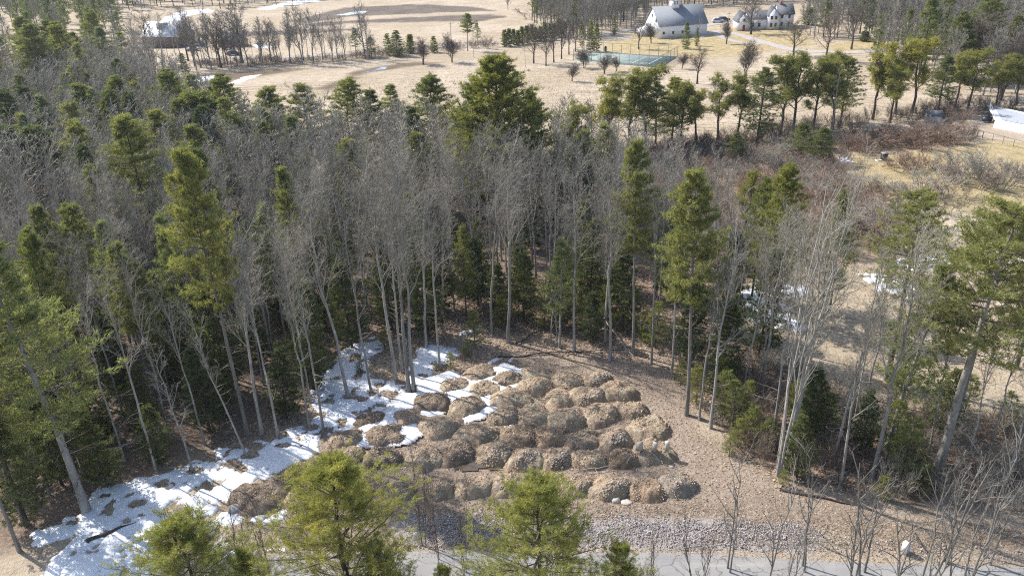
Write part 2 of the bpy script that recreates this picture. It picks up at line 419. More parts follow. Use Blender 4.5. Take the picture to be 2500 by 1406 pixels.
def clump_pine(seed, h=11, low=.45, wid=.26, nl=13, nt_=26, tl=.30, tw=.06, n_t=7, tr=.15):
    """pitch pine: crooked dark stem, rounded crown of separate clumps at limb ends"""
    rng = np.random.RandomState(seed); T = Geo(); W = Geo(); F = Geo()
    n = 9; t = np.linspace(0, 1, n)
    P = np.stack([np.cumsum(rng.normal(size=n)) * .028 * h * t, np.cumsum(rng.normal(size=n)) * .028 * h * t, t * h * .93 - .3 * (t == 0)], 1)
    r = tr * (1 - t) ** .7 + .03; r[0] *= 1.3; T.paths(P[None], r[None], 7)
    b, d, L, rr = spawn(P[None], np.array([h]), r[None], nl + 6, rng, (.6, 1.3), (wid * .6, wid * 1.3), low, 1, .45, .2)
    p1, q1 = grow(b, d, L, np.maximum(rr, .05), np.full(len(b), .02), rng, 4, .18, .12); W.paths(p1, q1, 4)
    b, d, L2, rr = spawn(p1, L, q1, 5, rng, (.4, 1.0), (.35, .6), .35, 1, .6, .2)
    p2, q2 = grow(b, d, L2, np.full(len(b), .022), np.full(len(b), .01), rng, 3, .15, .12); W.paths(p2, q2, 3)
    b3, d3, L3, rr = spawn(p2, L2, q2, 4, rng, (.3, .9), (.4, .7), .3, 1, .6, .2)
    W.segs(b3, b3 + d3 * L3[:, None], .012, .006)
    C = (b3 + d3 * L3[:, None]); C = np.concatenate([C, p2[:, -1], p1[:, -1]])
    sel = rng.rand(len(C)) > .25; C = C[sel]; k = 6; CC = C[:, None] + rng.normal(size=(len(C), k, 3)) * np.array([.26, .26, .20]) * h / 11
    CC = CC.reshape(-1, 3); DD = norm(rng.normal(size=CC.shape) * .6 + np.array([0, 0, .7]))
    F.tufts(CC, DD, n_t, tl, tw, .8, rng)
    # dead low branches
    b, d, L, rr = spawn(P[None], np.array([h]), r[None], 8, rng, (1.1, 1.6), (.08, .18), .15, .6, .4, 0)
    p, q = grow(b, d, L, np.full(len(b), .03), np.full(len(b), .01), rng, 3, .25, 0); W.paths(p, q, 3)
    return T, W, F

def conifer(seed, h=10, low=.08, wid=.22, droop=-.05, dens=1.0, tl=.2, tw=.06, n_t=5, shape=1.0, tr=.12, kb=6):
    """hemlock, spruce or cedar: dense tapering cone of short sprays"""
    return pine_tree(seed, h, low, wid, n_t, tl, tw, .42 / dens, tr, droop, shape, kb, .1, .8, dead=3, kt=4)

def shrub(seed, h=2.4, wid=1.6, stems=26, twigr=.010, m='twig_red', levels=2):
    rng = np.random.RandomState(seed); K = Geo()
    a = rng.uniform(0, 6.28, stems); rr = np.sqrt(rng.rand(stems)) * wid * .5
    b = np.stack([np.cos(a) * rr, np.sin(a) * rr, np.full(stems, -.1)], 1)
    d = norm(np.stack([np.cos(a) * rr / wid * .9, np.sin(a) * rr / wid * .9, np.ones(stems)], 1) + rng.normal(size=(stems, 3)) * .15)
    L = h * rng.uniform(.6, 1.1, stems)
    p1, q1 = grow(b, d, L, np.full(stems, twigr * 1.8), np.full(stems, twigr * .8), rng, 4, .12, .04); K.paths(p1, q1, 3)
    b, d, L2, r = spawn(p1, L, q1, 7, rng, (.35, .8), (.3, .55), .2, 1, .6, .12)
    p2, q2 = grow(b, d, L2, np.full(len(b), twigr), np.full(len(b), twigr * .7), rng, 2, .15, .05); K.paths(p2, q2, 3)
    b, d, L3, r = spawn(p2, L2, q2, 5, rng, (.35, .9), (.35, .7), .2, 1, .6, .1)
    K.segs(b, b + d * L3[:, None], twigr * .8, twigr * .5)
    return K

PROTO = {}     # kind -> list of dict(trunk mesh, crown mesh, h)
def proto_bare(kind, seeds, bk, tk, **kw):
    PROTO[kind] = []
    for s in seeds:
        T, K = bare_tree(s, **kw)
        PROTO[kind].append(dict(parts=[('trunk', T.mesh(kind + '_trunk', M[bk], True)), ('crown', K.mesh(kind + '_crown', M[tk]))], h=kw.get('h', 19), geo=(T, K), mats=(M[bk], M[tk])))
def proto_pine(kind, seeds, bk, fk, fn=pine_tree, wk='twig_dark', **kw):
    PROTO[kind] = []
    for s in seeds:
        T, W, F = fn(s, **kw)
        # twigs and needles make the crown: one mesh, two materials
        Gm = Geo(); V, Q, T3, _, _ = W.arrays(); Gm.add(V, q=Q, t=T3, m=0)
        V, Q, T3, _, _ = F.arrays(); Gm.add(V, q=Q, t=T3, m=1)
        PROTO[kind].append(dict(parts=[('trunk', T.mesh(kind + '_trunk', M[bk], True)), ('crown', Gm.mesh(kind + '_crown', [M[wk], M[fk]]))], h=kw.get('h', 20), geo=(T, W, F), mats=(M[bk], M[wk], M[fk])))

# ------------------------------------------------------------------ ground
FOREST = [GP([(-500, 1400), (75, 1335), (230, 1240), (470, 1120), (740, 1025), (800, 900), (900, 840), (1000, 830), (1240, 815), (1640, 870),
              (1720, 1040), (1830, 1150), (2000, 1190), (2500, 1260), (3000, 1280), (3000, 1080), (2500, 1040), (2250, 1000), (2020, 950), (1830, 800),
              (1780, 640), (1600, 520), (1450, 470), (1100, 468), (640, 452), (520, 370), (430, 280), (370, 190), (-700, 150), (-1200, 700)])]
BRUSH = [GP([(1380, 400), (1650, 360), (1900, 345), (2080, 340), (2340, 330), (2380, 350), (2250, 362), (2050, 372), (2060, 430), (2150, 470), (2230, 560), (2050, 650), (1800, 680), (1600, 560), (1440, 480)])]
LAWN = [GP([(2060, 380), (2280, 345), (2500, 350), (2900, 370), (2900, 560), (2400, 520), (2180, 480), (2080, 425)]),
        GP([(1480, 128), (1500, 90), (1560, 82), (1810, 70), (1960, 72), (2000, 110), (1900, 120), (1840, 130), (1700, 142), (1540, 130)]),
        GP([(1990, 110), (2150, 95), (2160, 125), (2050, 132)])]
PLOUGH = [GP([(690, 54), (840, 20), (1000, 11), (1140, 16), (1215, 27), (1060, 33), (860, 40), (740, 60)]), GP([(720, 60), (980, 44), (1200, 36), (1240, 41), (1170, 53), (900, 56), (760, 66)]),
          GP([(480, 84), (700, 74), (880, 70), (880, 74), (700, 86), (480, 92)])]
SWALE = [GP([(560, 178), (640, 170), (760, 168), (640, 186), (560, 196)]), GP([(850, 178), (930, 160), (1010, 152), (1090, 154), (980, 165), (900, 178), (850, 192)]), GP([(420, 190), (520, 178), (600, 180), (560, 200), (440, 218)]),
         GP([(770, 218), (860, 188), (880, 190), (800, 222)])]
CLEAR = [GP([(560, 1260), (800, 1010), (990, 900), (1240, 830), (1640, 870), (1740, 1060), (1900, 1190), (2200, 1260), (2900, 1330), (2900, 1350), (600, 1350)])]
SAND = [GP([(560, 1290), (700, 1270), (720, 1330), (1150, 1330), (1500, 1335), (2000, 1350), (2900, 1385), (2900, 1430), (400, 1430), (520, 1340)]),
        GP([(1990, 1290), (2120, 1300), (2100, 1360), (1960, 1350)]), GP([(2360, 300), (2420, 292), (2700, 320), (2700, 390), (2500, 345), (2400, 325)])]
def axis(segs):
    out = [segs[0][0]]
    for a, b, st0, st1 in segs:
        n = max(1, int((b - a) / ((st0 + st1) / 2))); u = np.linspace(0, 1, n + 1)[1:]
        out += list(a + (b - a) * (u + (st0 / ((st0 + st1) / 2) - 1) * 0 * u))
    return np.array(out)
xs = axis([(-900, -300, 60, 60), (-300, -140, 5, 5), (-140, -60, 1.6, 1.6), (-60, 70, .55, .55), (70, 140, 1.5, 1.5), (140, 300, 4, 4), (300, 900, 60, 60)])
ys = axis([(-80, 36, 12, 12), (36, 100, .5, .5), (100, 200, 1.3, 1.3), (200, 460, 2.6, 2.6), (460, 700, 20, 20), (700, 4000, 300, 300)])
X, Y = np.meshgrid(xs, ys); P2 = np.stack([X.ravel(), Y.ravel()], 1)
Z = terrain(P2[:, 0], P2[:, 1])
gv = np.column_stack([P2, Z]); nx, ny = len(xs), len(ys)
ii = (np.arange(ny - 1)[:, None] * nx + np.arange(nx - 1)[None]).ravel()
def zone(polys, soft, nz=1.5, sc=5.0, seed=11):
    m = np.zeros(len(P2)); nn = fbm(P2[:, 0] / sc, P2[:, 1] / sc, seed, 4) * nz
    for p in polys: m = np.maximum(m, np.clip((sdf(P2, p) + nn) / soft + .5, 0, 1))
    return m
zf = zone(FOREST, 3, 2.5); zl = zone(LAWN, 5, 5, 9, 21); zp = zone(PLOUGH, 3, 2.5, 6, 5)
zc = zone(CLEAR, 2, 1.5); zs_ = zone(SAND, .8, .7, 2); zb = zone(BRUSH, 5, 5, 7, 31); zw = zone(SWALE, 3, 2, 5, 41); zg = zone([GP([(960, 1266), (1100, 1256), (1500, 1262), (1960, 1276), (2010, 1300), (1990, 1345), (1600, 1342), (1400, 1338), (980, 1336)])], 1.0, 1.0, 1.6, 61)
g = Geo(); g.add(gv, q=np.stack([ii, ii + 1, ii + nx + 1, ii + nx], 1))

gm = NT('ground_cover', .95, .1)
A1 = gm.attr('zones_a'); A2 = gm.attr('zones_b'); A3 = gm.attr('zones_c')
def sep(a):
    s_ = gm.n('ShaderNodeSeparateColor'); gm.l(a.outputs['Color'], s_.inputs[0]); return s_.outputs
a1, a2, a3 = sep(A1), sep(A2), sep(A3)
big = gm.noise(.035, 5, .6); mid = gm.noise(.45, 6, .7); fine = gm.noise(3.2, 5, .75); speck = gm.noise(6.5, 4, .8)
# mown straw: long gently curving swaths
wv = gm.n('ShaderNodeTexWave'); wv.wave_type = 'RINGS'; wv.rings_direction = 'SPHERICAL'; wv.inputs['Scale'].default_value = .085; wv.inputs['Distortion'].default_value = 9; wv.inputs['Detail'].default_value = 5; wv.inputs['Detail Scale'].default_value = .35
mp = gm.n('ShaderNodeMapping'); mp.inputs['Location'].default_value = (60, -60, 0); mp.inputs['Scale'].default_value = (1, 1.5, 1)
gm.l(gm.tc.outputs['Object'], mp.inputs[0]); gm.l(mp.outputs[0], wv.inputs[0])
straw = gm.ramp(mid, [(.22, (.24, .19, .135)), (.5, (.39, .32, .24)), (.75, (.53, .455, .355))])
streak = gm.noise(.35, 7, .8, st=(.2, 1.0, 1, -.35))
straw = gm.mix(gm.ramp(streak, [(.38, (0, 0, 0)), (.62, (.55, .55, .55))]), straw, (.56, .46, .34, 1))
straw = gm.mix(gm.ramp(big, [(.42, (0, 0, 0)), (.6, (.55, .55, .55))]), straw, (.34, .27, .175, 1))
wmask = gm.math('MULTIPLY', gm.math('SUBTRACT', 1.0, wv.outputs[1]), gm.ramp(gm.noise(.05, 4, .7), [(.4, (0, 0, 0)), (.62, (1, 1, 1))]))
straw = gm.mix(gm.ramp(wmask, [(.2, (0, 0, 0)), (.8, (.8, .8, .8))]), straw, (.28, .215, .145, 1))
litter = gm.ramp(fine, [(.25, (.07, .053, .041)), (.5, (.195, .145, .11)), (.72, (.35, .27, .205))])
litter = gm.mix(gm.ramp(speck, [(.55, (0, 0, 0)), (.68, (.8, .8, .8))]), litter, (.36, .25, .175, 1))
lawn = gm.ramp(mid, [(.3, (.26, .205, .105)), (.5, (.37, .29, .155)), (.72, (.50, .41, .26))])
plough = gm.ramp(gm.noise(.3, 6, .75, st=(.25, 1.6, 1)), [(.3, (.075, .06, .05)), (.5, (.13, .105, .085)), (.7, (.27, .22, .165))])
clear = gm.ramp(fine, [(.25, (.14, .11, .083)), (.5, (.31, .25, .195)), (.72, (.48, .395, .32))])
clear = gm.mix(gm.ramp(speck, [(.54, (0, 0, 0)), (.66, (.8, .8, .8))]), clear, (.46, .33, .22, 1))
clear = gm.mix(gm.ramp(gm.noise(.25, 4, .6), [(.42, (0, 0, 0)), (.62, (.55, .55, .55))]), clear, (.21, .165, .125, 1))
sand = gm.ramp(fine, [(.3, (.30, .24, .175)), (.7, (.44, .37, .285))])
brush = gm.ramp(mid, [(.3, (.19, .135, .09)), (.5, (.36, .265, .19)), (.68, (.47, .36, .255))])
c = straw
c = gm.mix(a3[0], c, (.15, .115, .08, 1))
c = gm.mix(a1[1], c, lawn); c = gm.mix(a1[2], c, plough); c = gm.mix(a2[2], c, brush)
c = gm.mix(a1[0], c, litter); c = gm.mix(a2[0], c, clear); c = gm.mix(a2[1], c, sand)
c = gm.mix(a3[1], c, gm.ramp(fine, [(.3, (.24, .215, .20)), (.7, (.43, .40, .38))])); gm.col(c); gm.bump(gm.math('ADD', fine, gm.math('MULTIPLY', mid, 2.5)), .16)
me = g.mesh('ground', gm.m, True)
for nm, arr in (('zones_a', (zf, zl, zp)), ('zones_b', (zc, zs_, zb)), ('zones_c', (zw, zg, zw))):
    at = me.attributes.new(nm, 'FLOAT_COLOR', 'POINT')
    at.data.foreach_set('color', np.column_stack([*arr, np.ones(len(P2))]).astype(np.float32).ravel())
tag(link('ground', me), kind='structure')

# roads and drives -------------------------------------------------
def strip(name, px, width, mat, z=.03, near=None, n=8):
    pts = np.array(GP(px)); t = np.arange(len(pts)); tt = np.linspace(0, len(pts) - 1, (len(pts) - 1) * n + 1)
    # catmull-rom
    q = np.vstack([2 * pts[0] - pts[1], pts, 2 * pts[-1] - pts[-2]]); out = []
    for u in tt:
        i = min(int(u), len(pts) - 2); f = u - i; p0, p1, p2, p3 = q[i], q[i + 1], q[i + 2], q[i + 3]
        out.append(.5 * ((2 * p1) + (-p0 + p2) * f + (2 * p0 - 5 * p1 + 4 * p2 - p3) * f * f + (-p0 + 3 * p1 - 3 * p2 + p3) * f ** 3))
    out = np.array(out); d = norm(np.gradient(out, axis=0)); nn = np.column_stack([-d[:, 1], d[:, 0]])
    cols = []
    for k, s_ in enumerate(np.linspace(-.5, .5, 5)):
        j = 0
        p = out + nn * (width * s_ + (fbm(tt * 1.3, np.full(len(tt), k * 3.1), 5, 3)[:, None] * .35 if k in (0, 4) else 0))
        cols.append(np.column_stack([p, terrain(p[:, 0], p[:, 1]) + z]))
    V = np.stack(cols, 1); m = len(tt); g = Geo()
    i = (np.arange(m - 1)[:, None] * 5 + np.arange(4)[None]).ravel()
    g.add(V.reshape(-1, 3), q=np.stack([i, i + 5, i + 6, i + 1], 1)[:, ::-1])
    return tag(link(name, g.mesh(name, mat, True)), kind='structure')
am = NT('asphalt', .9, .2)
c = am.ramp(am.noise(.5, 5, .7), [(.3, (.21, .205, .20)), (.7, (.285, .28, .27))])
c = am.mix(am.ramp(am.noise(28, 2, .5), [(.45, (0, 0, 0)), (.7, (.5, .5, .5))]), c, (.35, .34, .33, 1)); vc = am.n('ShaderNodeTexVoronoi'); vc.feature = 'DISTANCE_TO_EDGE'; vc.inputs['Scale'].default_value = .35; nz_ = am.n('ShaderNodeVectorMath'); nz_.operation = 'ADD'; ns_ = am.n('ShaderNodeTexNoise'); ns_.inputs['Scale'].default_value = 1.2; am.l(am.tc.outputs['Object'], ns_.inputs['Vector']); am.l(ns_.outputs['Color'], nz_.inputs[0]); am.l(am.tc.outputs['Object'], nz_.inputs[1]); am.l(nz_.outputs[0], vc.inputs['Vector'])
c = am.mix(am.ramp(vc.outputs['Distance'], [(.006, (.7, .7, .7)), (.02, (0, 0, 0))]), c, (.11, .105, .10, 1))
c = am.mix(am.ramp(am.noise(.9, 5, .7, st=(.12, 1.2, 1)), [(.52, (0, 0, 0)), (.66, (.5, .5, .5))]), c, (.40, .365, .315, 1)); am.col(c); am.bump(am.noise(30, 2, .5), .01)
dm = NT('drive_gravel', .95, .1); dm.col(dm.ramp(dm.noise(1.2, 5, .7), [(.3, (.30, .27, .24)), (.7, (.46, .42, .38))])); 
strip('road', [(-900, 1640), (0, 1500), (500, 1432), (850, 1415), (1150, 1409), (1500, 1416), (2000, 1436), (2600, 1462), (3400, 1520)], 5.4, am.m, .035)
strip('farm_track', [(300, 158), (430, 148), (500, 143), (700, 140), (850, 132), (1010, 118), (1250, 104), (1420, 92), (1520, 78), (1600, 60)], 3.6, dm.m, .05)
strip('driveway', [(1700, 92), (1745, 78), (1790, 82), (1850, 99), (1920, 120), (2010, 128), (2110, 128), (2200, 112), (2260, 102), (2160, 92), (2080, 86)], 4.0, dm.m, .05)
strip('driveway_spur', [(1745, 78), (1760, 90), (1800, 103), (1860, 108)], 3.0, dm.m, .055)
strip('upper_driveway', [(1690, 70), (1750, 58), (1800, 55), (1860, 52)], 4.5, dm.m, .06)
strip('barnyard', [(1480, 92), (1510, 92), (1545, 91)], 7, dm.m, .05)
wm = NT('puddle_water', .08, .5); wm.col((.10, .075, .05)); wm.b.inputs['Roughness'].default_value = .12
wf = NT('field_water', .08, .5); wf.col((.20, .22, .25))
def flat_patch(name, poly, mat, z, n=.5, seed=3, step=.3):
    """sheet with a ragged outline lying on the ground"""
    poly = np.array(poly); a = poly.min(0) - 1; b = poly.max(0) + 1
    xs = np.arange(a[0], b[0], step); ys = np.arange(a[1], b[1], step); X, Y = np.meshgrid(xs, ys); P = np.stack([X.ravel(), Y.ravel()], 1)
    s_ = sdf(P, poly) + fbm(P[:, 0] / 1.5, P[:, 1] / 1.5, seed) * n
    ii = (np.arange(len(ys) - 1)[:, None] * len(xs) + np.arange(len(xs) - 1)[None]).ravel()
    q = np.stack([ii, ii + 1, ii + len(xs) + 1, ii + len(xs)], 1); q = q[(s_[q] > 0).all(1)]
    g = Geo(); g.add(np.column_stack([P, terrain(P[:, 0], P[:, 1]) + z]), q=q)
    return tag(link(name, g.mesh(name, mat, True)), kind='structure')
flat_patch('puddle', GP([(1095, 1140), (1130, 1128), (1200, 1132), (1250, 1142), (1215, 1152), (1120, 1150)]), wm.m, .10, .5)
flat_patch('field_pond', GP([(810, 38), (860, 30), (900, 26), (895, 33), (850, 38)]), wf.m, .05, 2, step=1)
flat_patch('field_pond', GP([(880, 178), (930, 163), (960, 160), (950, 166), (900, 178)]), wf.m, .05, 1, step=.8)

# snow ---------------------------------------------------------------
sm = NT('snow', .55, .3); n_ = sm.noise(4, 5, .7)
c = sm.ramp(sm.noise(.8, 5, .7), [(.3, (.68, .70, .735)), (.6, (.80, .81, .825))])
c = sm.mix(sm.ramp(sm.noise(5.5, 4, .75), [(.60, (0, 0, 0)), (.70, (.8, .8, .8))]), c, (.22, .17, .13, 1)); c = sm.mix(sm.ramp(sm.noise(22, 3, .8), [(.60, (0, 0, 0)), (.72, (.6, .6, .6))]), c, (.25, .20, .16, 1)); dp = sm.attr('depth').outputs['Fac']; k_ = sm.math('SUBTRACT', sm.noise(7, 4, .8), sm.math('MULTIPLY', dp, .42)); c = sm.mix(sm.ramp(k_, [(.28, (0, 0, 0)), (.46, (.8, .8, .8))]), c, (.36, .31, .26, 1)); sm.col(c); sm.bump(n_, .06, .7)
WELLS = GP([(604, 1112), (678, 1065), (756, 1045), (790, 1052), (850, 968), (907, 958), (470, 1148), (600, 1112), (690, 1085), (620, 1090), (372, 1150), (500, 1115), (1000, 958), (1074, 900), (650, 1070), (560, 1130), (390, 1180), (880, 975), (920, 940), (860, 870), (330, 1230), (440, 1290)])
def snow(poly, thick=.10, step=.22, n1=1.1, sc=1.8, seed=1, hole=.22, slope=.14, base=0.0):
    poly = np.array(poly); a = poly.min(0) - 2; b = poly.max(0) + 2
    xs = np.arange(a[0], b[0], step); ys = np.arange(a[1], b[1], step); X, Y = np.meshgrid(xs, ys); P = np.stack([X.ravel(), Y.ravel()], 1)
    s_ = sdf(P, poly) + fbm(P[:, 0] / sc, P[:, 1] / sc, seed, 5) * n1
    h = np.clip(s_ * slope, -.1, thick) + .03 * fbm(P[:, 0] / .9, P[:, 1] / .9, seed + 5, 4)
    h = h - np.clip((fbm(P[:, 0] / 1.1, P[:, 1] / 1.1, seed + 9, 4) - hole) * 2.2, 0, .4)
    h = h + np.where(s_ > 0, .02, -.03)
    for wx, wy in WELLS:
        d_ = np.hypot((P[:, 0] - wx - .2) / 1.3, P[:, 1] - wy) + .35 * fbm(P[:, 0] / .6, P[:, 1] / .6, seed + 2, 3); h = h - np.clip(1 - d_ / .75, 0, 1) * .4
    ii = (np.arange(len(ys) - 1)[:, None] * len(xs) + np.arange(len(xs) - 1)[None]).ravel()
    q = np.stack([ii, ii + 1, ii + len(xs) + 1, ii + len(xs)], 1); q = q[(h[q] > -.01).any(1)]
    g = Geo(); g.add(np.column_stack([P, terrain(P[:, 0], P[:, 1]) + h + base]), q=q)
    me = g.mesh('snow_patch', sm.m, True); at = me.attributes.new('depth', 'FLOAT', 'POINT'); at.data.foreach_set('value', np.clip((h - .01) / .07, 0, 1).astype(np.float32))
    return tag(link('snow_patch', me), kind='structure')
snow(GP([(75, 1345), (80, 1300), (200, 1250), (250, 1190), (330, 1165), (440, 1145), (520, 1100), (620, 1080), (700, 1050), (755, 1030), (765, 960), (785, 895), (850, 850), (915, 822), (935, 845), (900, 880), (905, 920), (975, 930), (1005, 950), (960, 1000), (880, 1040), (830, 1080), (790, 1110), (690, 1150), (590, 1190), (560, 1240), (600, 1260), (560, 1290), (480, 1300), (420, 1330), (360, 1430), (120, 1430), (120, 1375), (170, 1320)]), .13, .2, 1.2)
snow(GP([(850, 1075), (940, 1000), (1000, 940), (1100, 905), (1150, 930), (1200, 900), (1235, 888), (1285, 905), (1290, 945), (1215, 975), (1215, 1010), (1140, 1035), (1090, 1005), (1010, 1080), (960, 1095), (870, 1095)]), .16, .18, .5, 1.2, seed=4, hole=.6, base=.20)
snow(GP([(1015, 850), (1060, 840), (1110, 850), (1125, 865), (1060, 900), (1050, 935), (1000, 950), (985, 915)]), .10, .2, 1.2, seed=6, hole=.4)
snow(GP([(1175, 888), (1210, 868), (1238, 868), (1200, 888)]), .10, .2, .4, seed=7)
snow(GP([(1236, 880), (1250, 868), (1264, 868), (1246, 884)]), .10, .2, .3, seed=8)
snow(GP([(1120, 808), (1180, 800), (1165, 815), (1120, 822)]), .1, .25, .8, seed=9)
snow(GP([(560, 1345), (640, 1338), (705, 1335), (710, 1345), (620, 1356), (540, 1372)]), .08, .2, .5, seed=12)
snow(GP([(610, 1250), (690, 1240), (720, 1262), (660, 1285), (615, 1275)]), .08, .2, .6, seed=13)
snow(GP([(510, 1345), (545, 1310), (560, 1330), (520, 1372)]), .08, .2, .5, seed=14)
snow(GP([(1225, 1030), (1240, 1025), (1248, 1040), (1230, 1042)]), .15, .15, .3, seed=15, base=.1)
snow(GP([(780, 1150), (830, 1150), (850, 1172), (800, 1180)]), .15, .18, .5, seed=16, base=.05)
for k, pl in enumerate([[(1795, 715), (1880, 695), (1975, 690), (1990, 705), (1925, 740), (1950, 800), (1900, 815), (1830, 780), (1800, 740)],
                        [(2100, 672), (2180, 666), (2215, 688), (2295, 748), (2240, 752), (2140, 710)], [(2170, 645), (2300, 615), (2350, 628), (2260, 672), (2180, 665)], [(2440, 640), (2500, 620), (2530, 650), (2460, 660)]]):
    snow(GP(pl), .15, .35, 2.0, 3, seed=20 + k, hole=.25)
for k, pl in enumerate([[(2036, 386), (2060, 384), (2080, 396), (2062, 400)], [(2400, 466), (2500, 452), (2500, 459), (2420, 471)],
                        [(432, 206), (470, 190), (524, 184), (515, 194), (450, 213)], [(560, 204), (600, 187), (636, 182), (610, 194), (570, 207)],
                        [(345, 95), (375, 62), (400, 46), (440, 28), (510, 22), (522, 30), (470, 38), (440, 50), (400, 75), (365, 100)],
                        [(630, 22), (700, 4), (790, -2), (780, 4), (700, 14), (650, 27)], [(462, 240), (475, 232), (480, 238), (466, 246)], [(610, 112), (640, 108), (665, 114), (640, 120)]]):
    snow(GP(pl), .18, .7, 2.0, 4, seed=30 + k, hole=.7, slope=.1)

# ------------------------------------------------------------------ buildings
M['white_paint'] = plain('white_paint', (.80, .79, .80), .6, .05, .8)
M['roof_grey'] = plain('grey_shingle', (.20, .215, .235), .8, .10, 1.5)
M['roof_dark'] = plain('dark_shingle', (.12, .125, .135), .85, .12, 1.5)
M['roof_metal'] = plain('pale_metal', (.74, .76, .80), .45, .06, 1)
M['red_wood'] = plain('dark_red_board', (.16, .125, .112), .85, .2, 2)
M['tan_wood'] = plain('tan_board', (.36, .25, .14), .85, .15, 2)
M['brown_wood'] = plain('brown_board', (.13, .095, .07), .9, .2, 2)
M['glass'] = plain('window_glass', (.03, .035, .045), .15, .1, 1, .6)
M['red_door'] = plain('red_paint', (.35, .03, .03), .6, .1)
M['black'] = plain('black_plastic', (.025, .025, .028), .5, .2)
M['grey_metal'] = plain('grey_metal', (.25, .26, .27), .5, .1)
M['silver'] = plain('silver_paint', (.45, .47, .50), .35, .05, 1, .5)
M['car_black'] = plain('black_paint', (.02, .022, .03), .25, .05, 1, .6)
M['car_blue'] = plain('dark_blue_paint', (.03, .04, .07), .25, .05, 1, .6)
M['brick'] = plain('brick', (.30, .12, .08), .9, .2, 5)
M['stone'] = plain('stone', (.33, .31, .29), .9, .25, 3)
M['block'] = plain('cut_stone', (.46, .41, .35), .9, .12, 4)
M['wood_grey'] = plain('weathered_wood', (.38, .35, .32), .9, .2, 4)
M['court'] = plain('court_green', (.25, .30, .265), .8, .1, .5)
M['line'] = plain('line_white', (.6, .66, .62), .8, .05)

def empty(name, x, y, z=0, rz=0):
    o = bpy.data.objects.new(name, None); C_.objects.link(o); o.location = (x, y, z); o.rotation_euler = (0, 0, rz); o.empty_display_size = .5; return o
def part(name, g, mat, parent, smooth=False): return link(name, g.mesh(name, mat, smooth), parent)
def gabled(root, x0, x1, y0, y1, eave, ridge, wall, roof, axis='x', over=.35, th=.16, wallname='wall', roofname='roof', clapboard=True):
    """walls with gables (a prism) and two roof slabs; ridge along axis; local coordinates"""
    g = Geo()
    if axis == 'x':
        m = (y0 + y1) / 2; g.prism([(y0, 0), (y1, 0), (y1, eave), (m, ridge - .02), (y0, eave)], x0, x1, 0, 'x')
    else:
        m = (x0 + x1) / 2; g.prism([(x0, 0), (x1, 0), (x1, eave), (m, ridge - .02), (x0, eave)], y0, y1, 0, 'y')
    wl = part(wallname, g, wall, root)
    g = Geo()
    if axis == 'x':
        m = (y0 + y1) / 2; sl = (ridge - eave) / (m - y0)
        for s_, ye in ((-1, y0), (1, y1)):
            a = (ye + s_ * over, eave - over * sl); b = (m, ridge)
            g.prism([a, b, (b[0], b[1] + th), (a[0], a[1] + th)], x0 - over, x1 + over, 0, 'x')
    else:
        m = (x0 + x1) / 2; sl = (ridge - eave) / (m - x0)
        for s_, xe in ((-1, x0), (1, x1)):
            a = (xe + s_ * over, eave - over * sl); b = (m, ridge)
            g.prism([a, b, (b[0], b[1] + th), (a[0], a[1] + th)], y0 - over, y1 + over, 0, 'y')
    rf = part(roofname, g, roof, root)
    return wl, rf
def window(root, face, u, z, wd=.9, ht=1.4, at=0.0, mat='white_paint', name='window', pane='glass'):
    """frame + pane on a wall; face 'y' (front, looks to -y at y=at), 'x' (looks to -x at x=at), 'X' (+x)"""
    g = Geo(); p = Geo(); e = .05
    if face == 'y':
        g.box(u - wd / 2 - .09, u + wd / 2 + .09, at - e, at - .003, z - .09, z + ht + .09); p.box(u - wd / 2, u + wd / 2, at - e - .02, at - e - .002, z, z + ht)
    elif face == 'x':
        g.box(at - e, at - .003, u - wd / 2 - .09, u + wd / 2 + .09, z - .09, z + ht + .09); p.box(at - e - .02, at - e - .002, u - wd / 2, u + wd / 2, z, z + ht)
    else:
        g.box(at + .003, at + e, u - wd / 2 - .09, u + wd / 2 + .09, z - .09, z + ht + .09); p.box(at + e + .002, at + e + .02, u - wd / 2, u + wd / 2, z, z + ht)
    f = part(name, g, M[mat], root); part('pane', p, M[pane], f); return f

# the big white barn
fl = Vector(G(1609, 95)); fr = Vector(G(1725, 86.5)); L_ = (fr - fl).length; ang = math.atan2((fr - fl).y, (fr - fl).x)
barn = empty('barn', fl.x, fl.y, tz(fl.x, fl.y) - .05, ang)
BW = 13.0; EV = height_for(fl.x, fl.y, 62.5); RG = EV + 5.6
tag(barn, 'big white barn with a grey roof and a small square cupola on its ridge', 'barn')
wl, rf = gabled(barn, 0, L_, 0, BW, EV, RG, M['white_paint'], M['roof_grey'])
for u in (1.6, 5.2, 8.8): window(barn, 'y', u, 1.5, .8, .9)
window(barn, 'x', 3.2, 5.4, .9, 1.3, mat='grey_metal')
window(barn, 'x', 6.5, 6.9, .7, .9, mat='grey_metal')
g = Geo(); g.box(-.10, -.003, 4.3, 8.7, 0.1, 3.6); part('barn_door', g, M['grey_metal'], barn)
g = Geo(); cx = L_ * .45; m_ = BW / 2; g.box(cx - 1.3, cx + 1.3, m_ - 1.3, m_ + 1.3, RG - .8, RG + 2.0)
cu = part('cupola', g, M['white_paint'], barn)
g = Geo(); g.box(cx - 1.6, cx + 1.6, m_ - 1.6, m_ + 1.6, RG + 2.0, RG + 2.15); g.add([(cx - 1.5, m_ - 1.5, RG + 2.152), (cx + 1.5, m_ - 1.5, RG + 2.152), (cx + 1.5, m_ + 1.5, RG + 2.152), (cx - 1.5, m_ + 1.5, RG + 2.152), (cx, m_, RG + 3.0)], t=[(0, 1, 4), (1, 2, 4), (2, 3, 4), (3, 0, 4)])
part('cupola_roof', g, M['roof_metal'], cu)
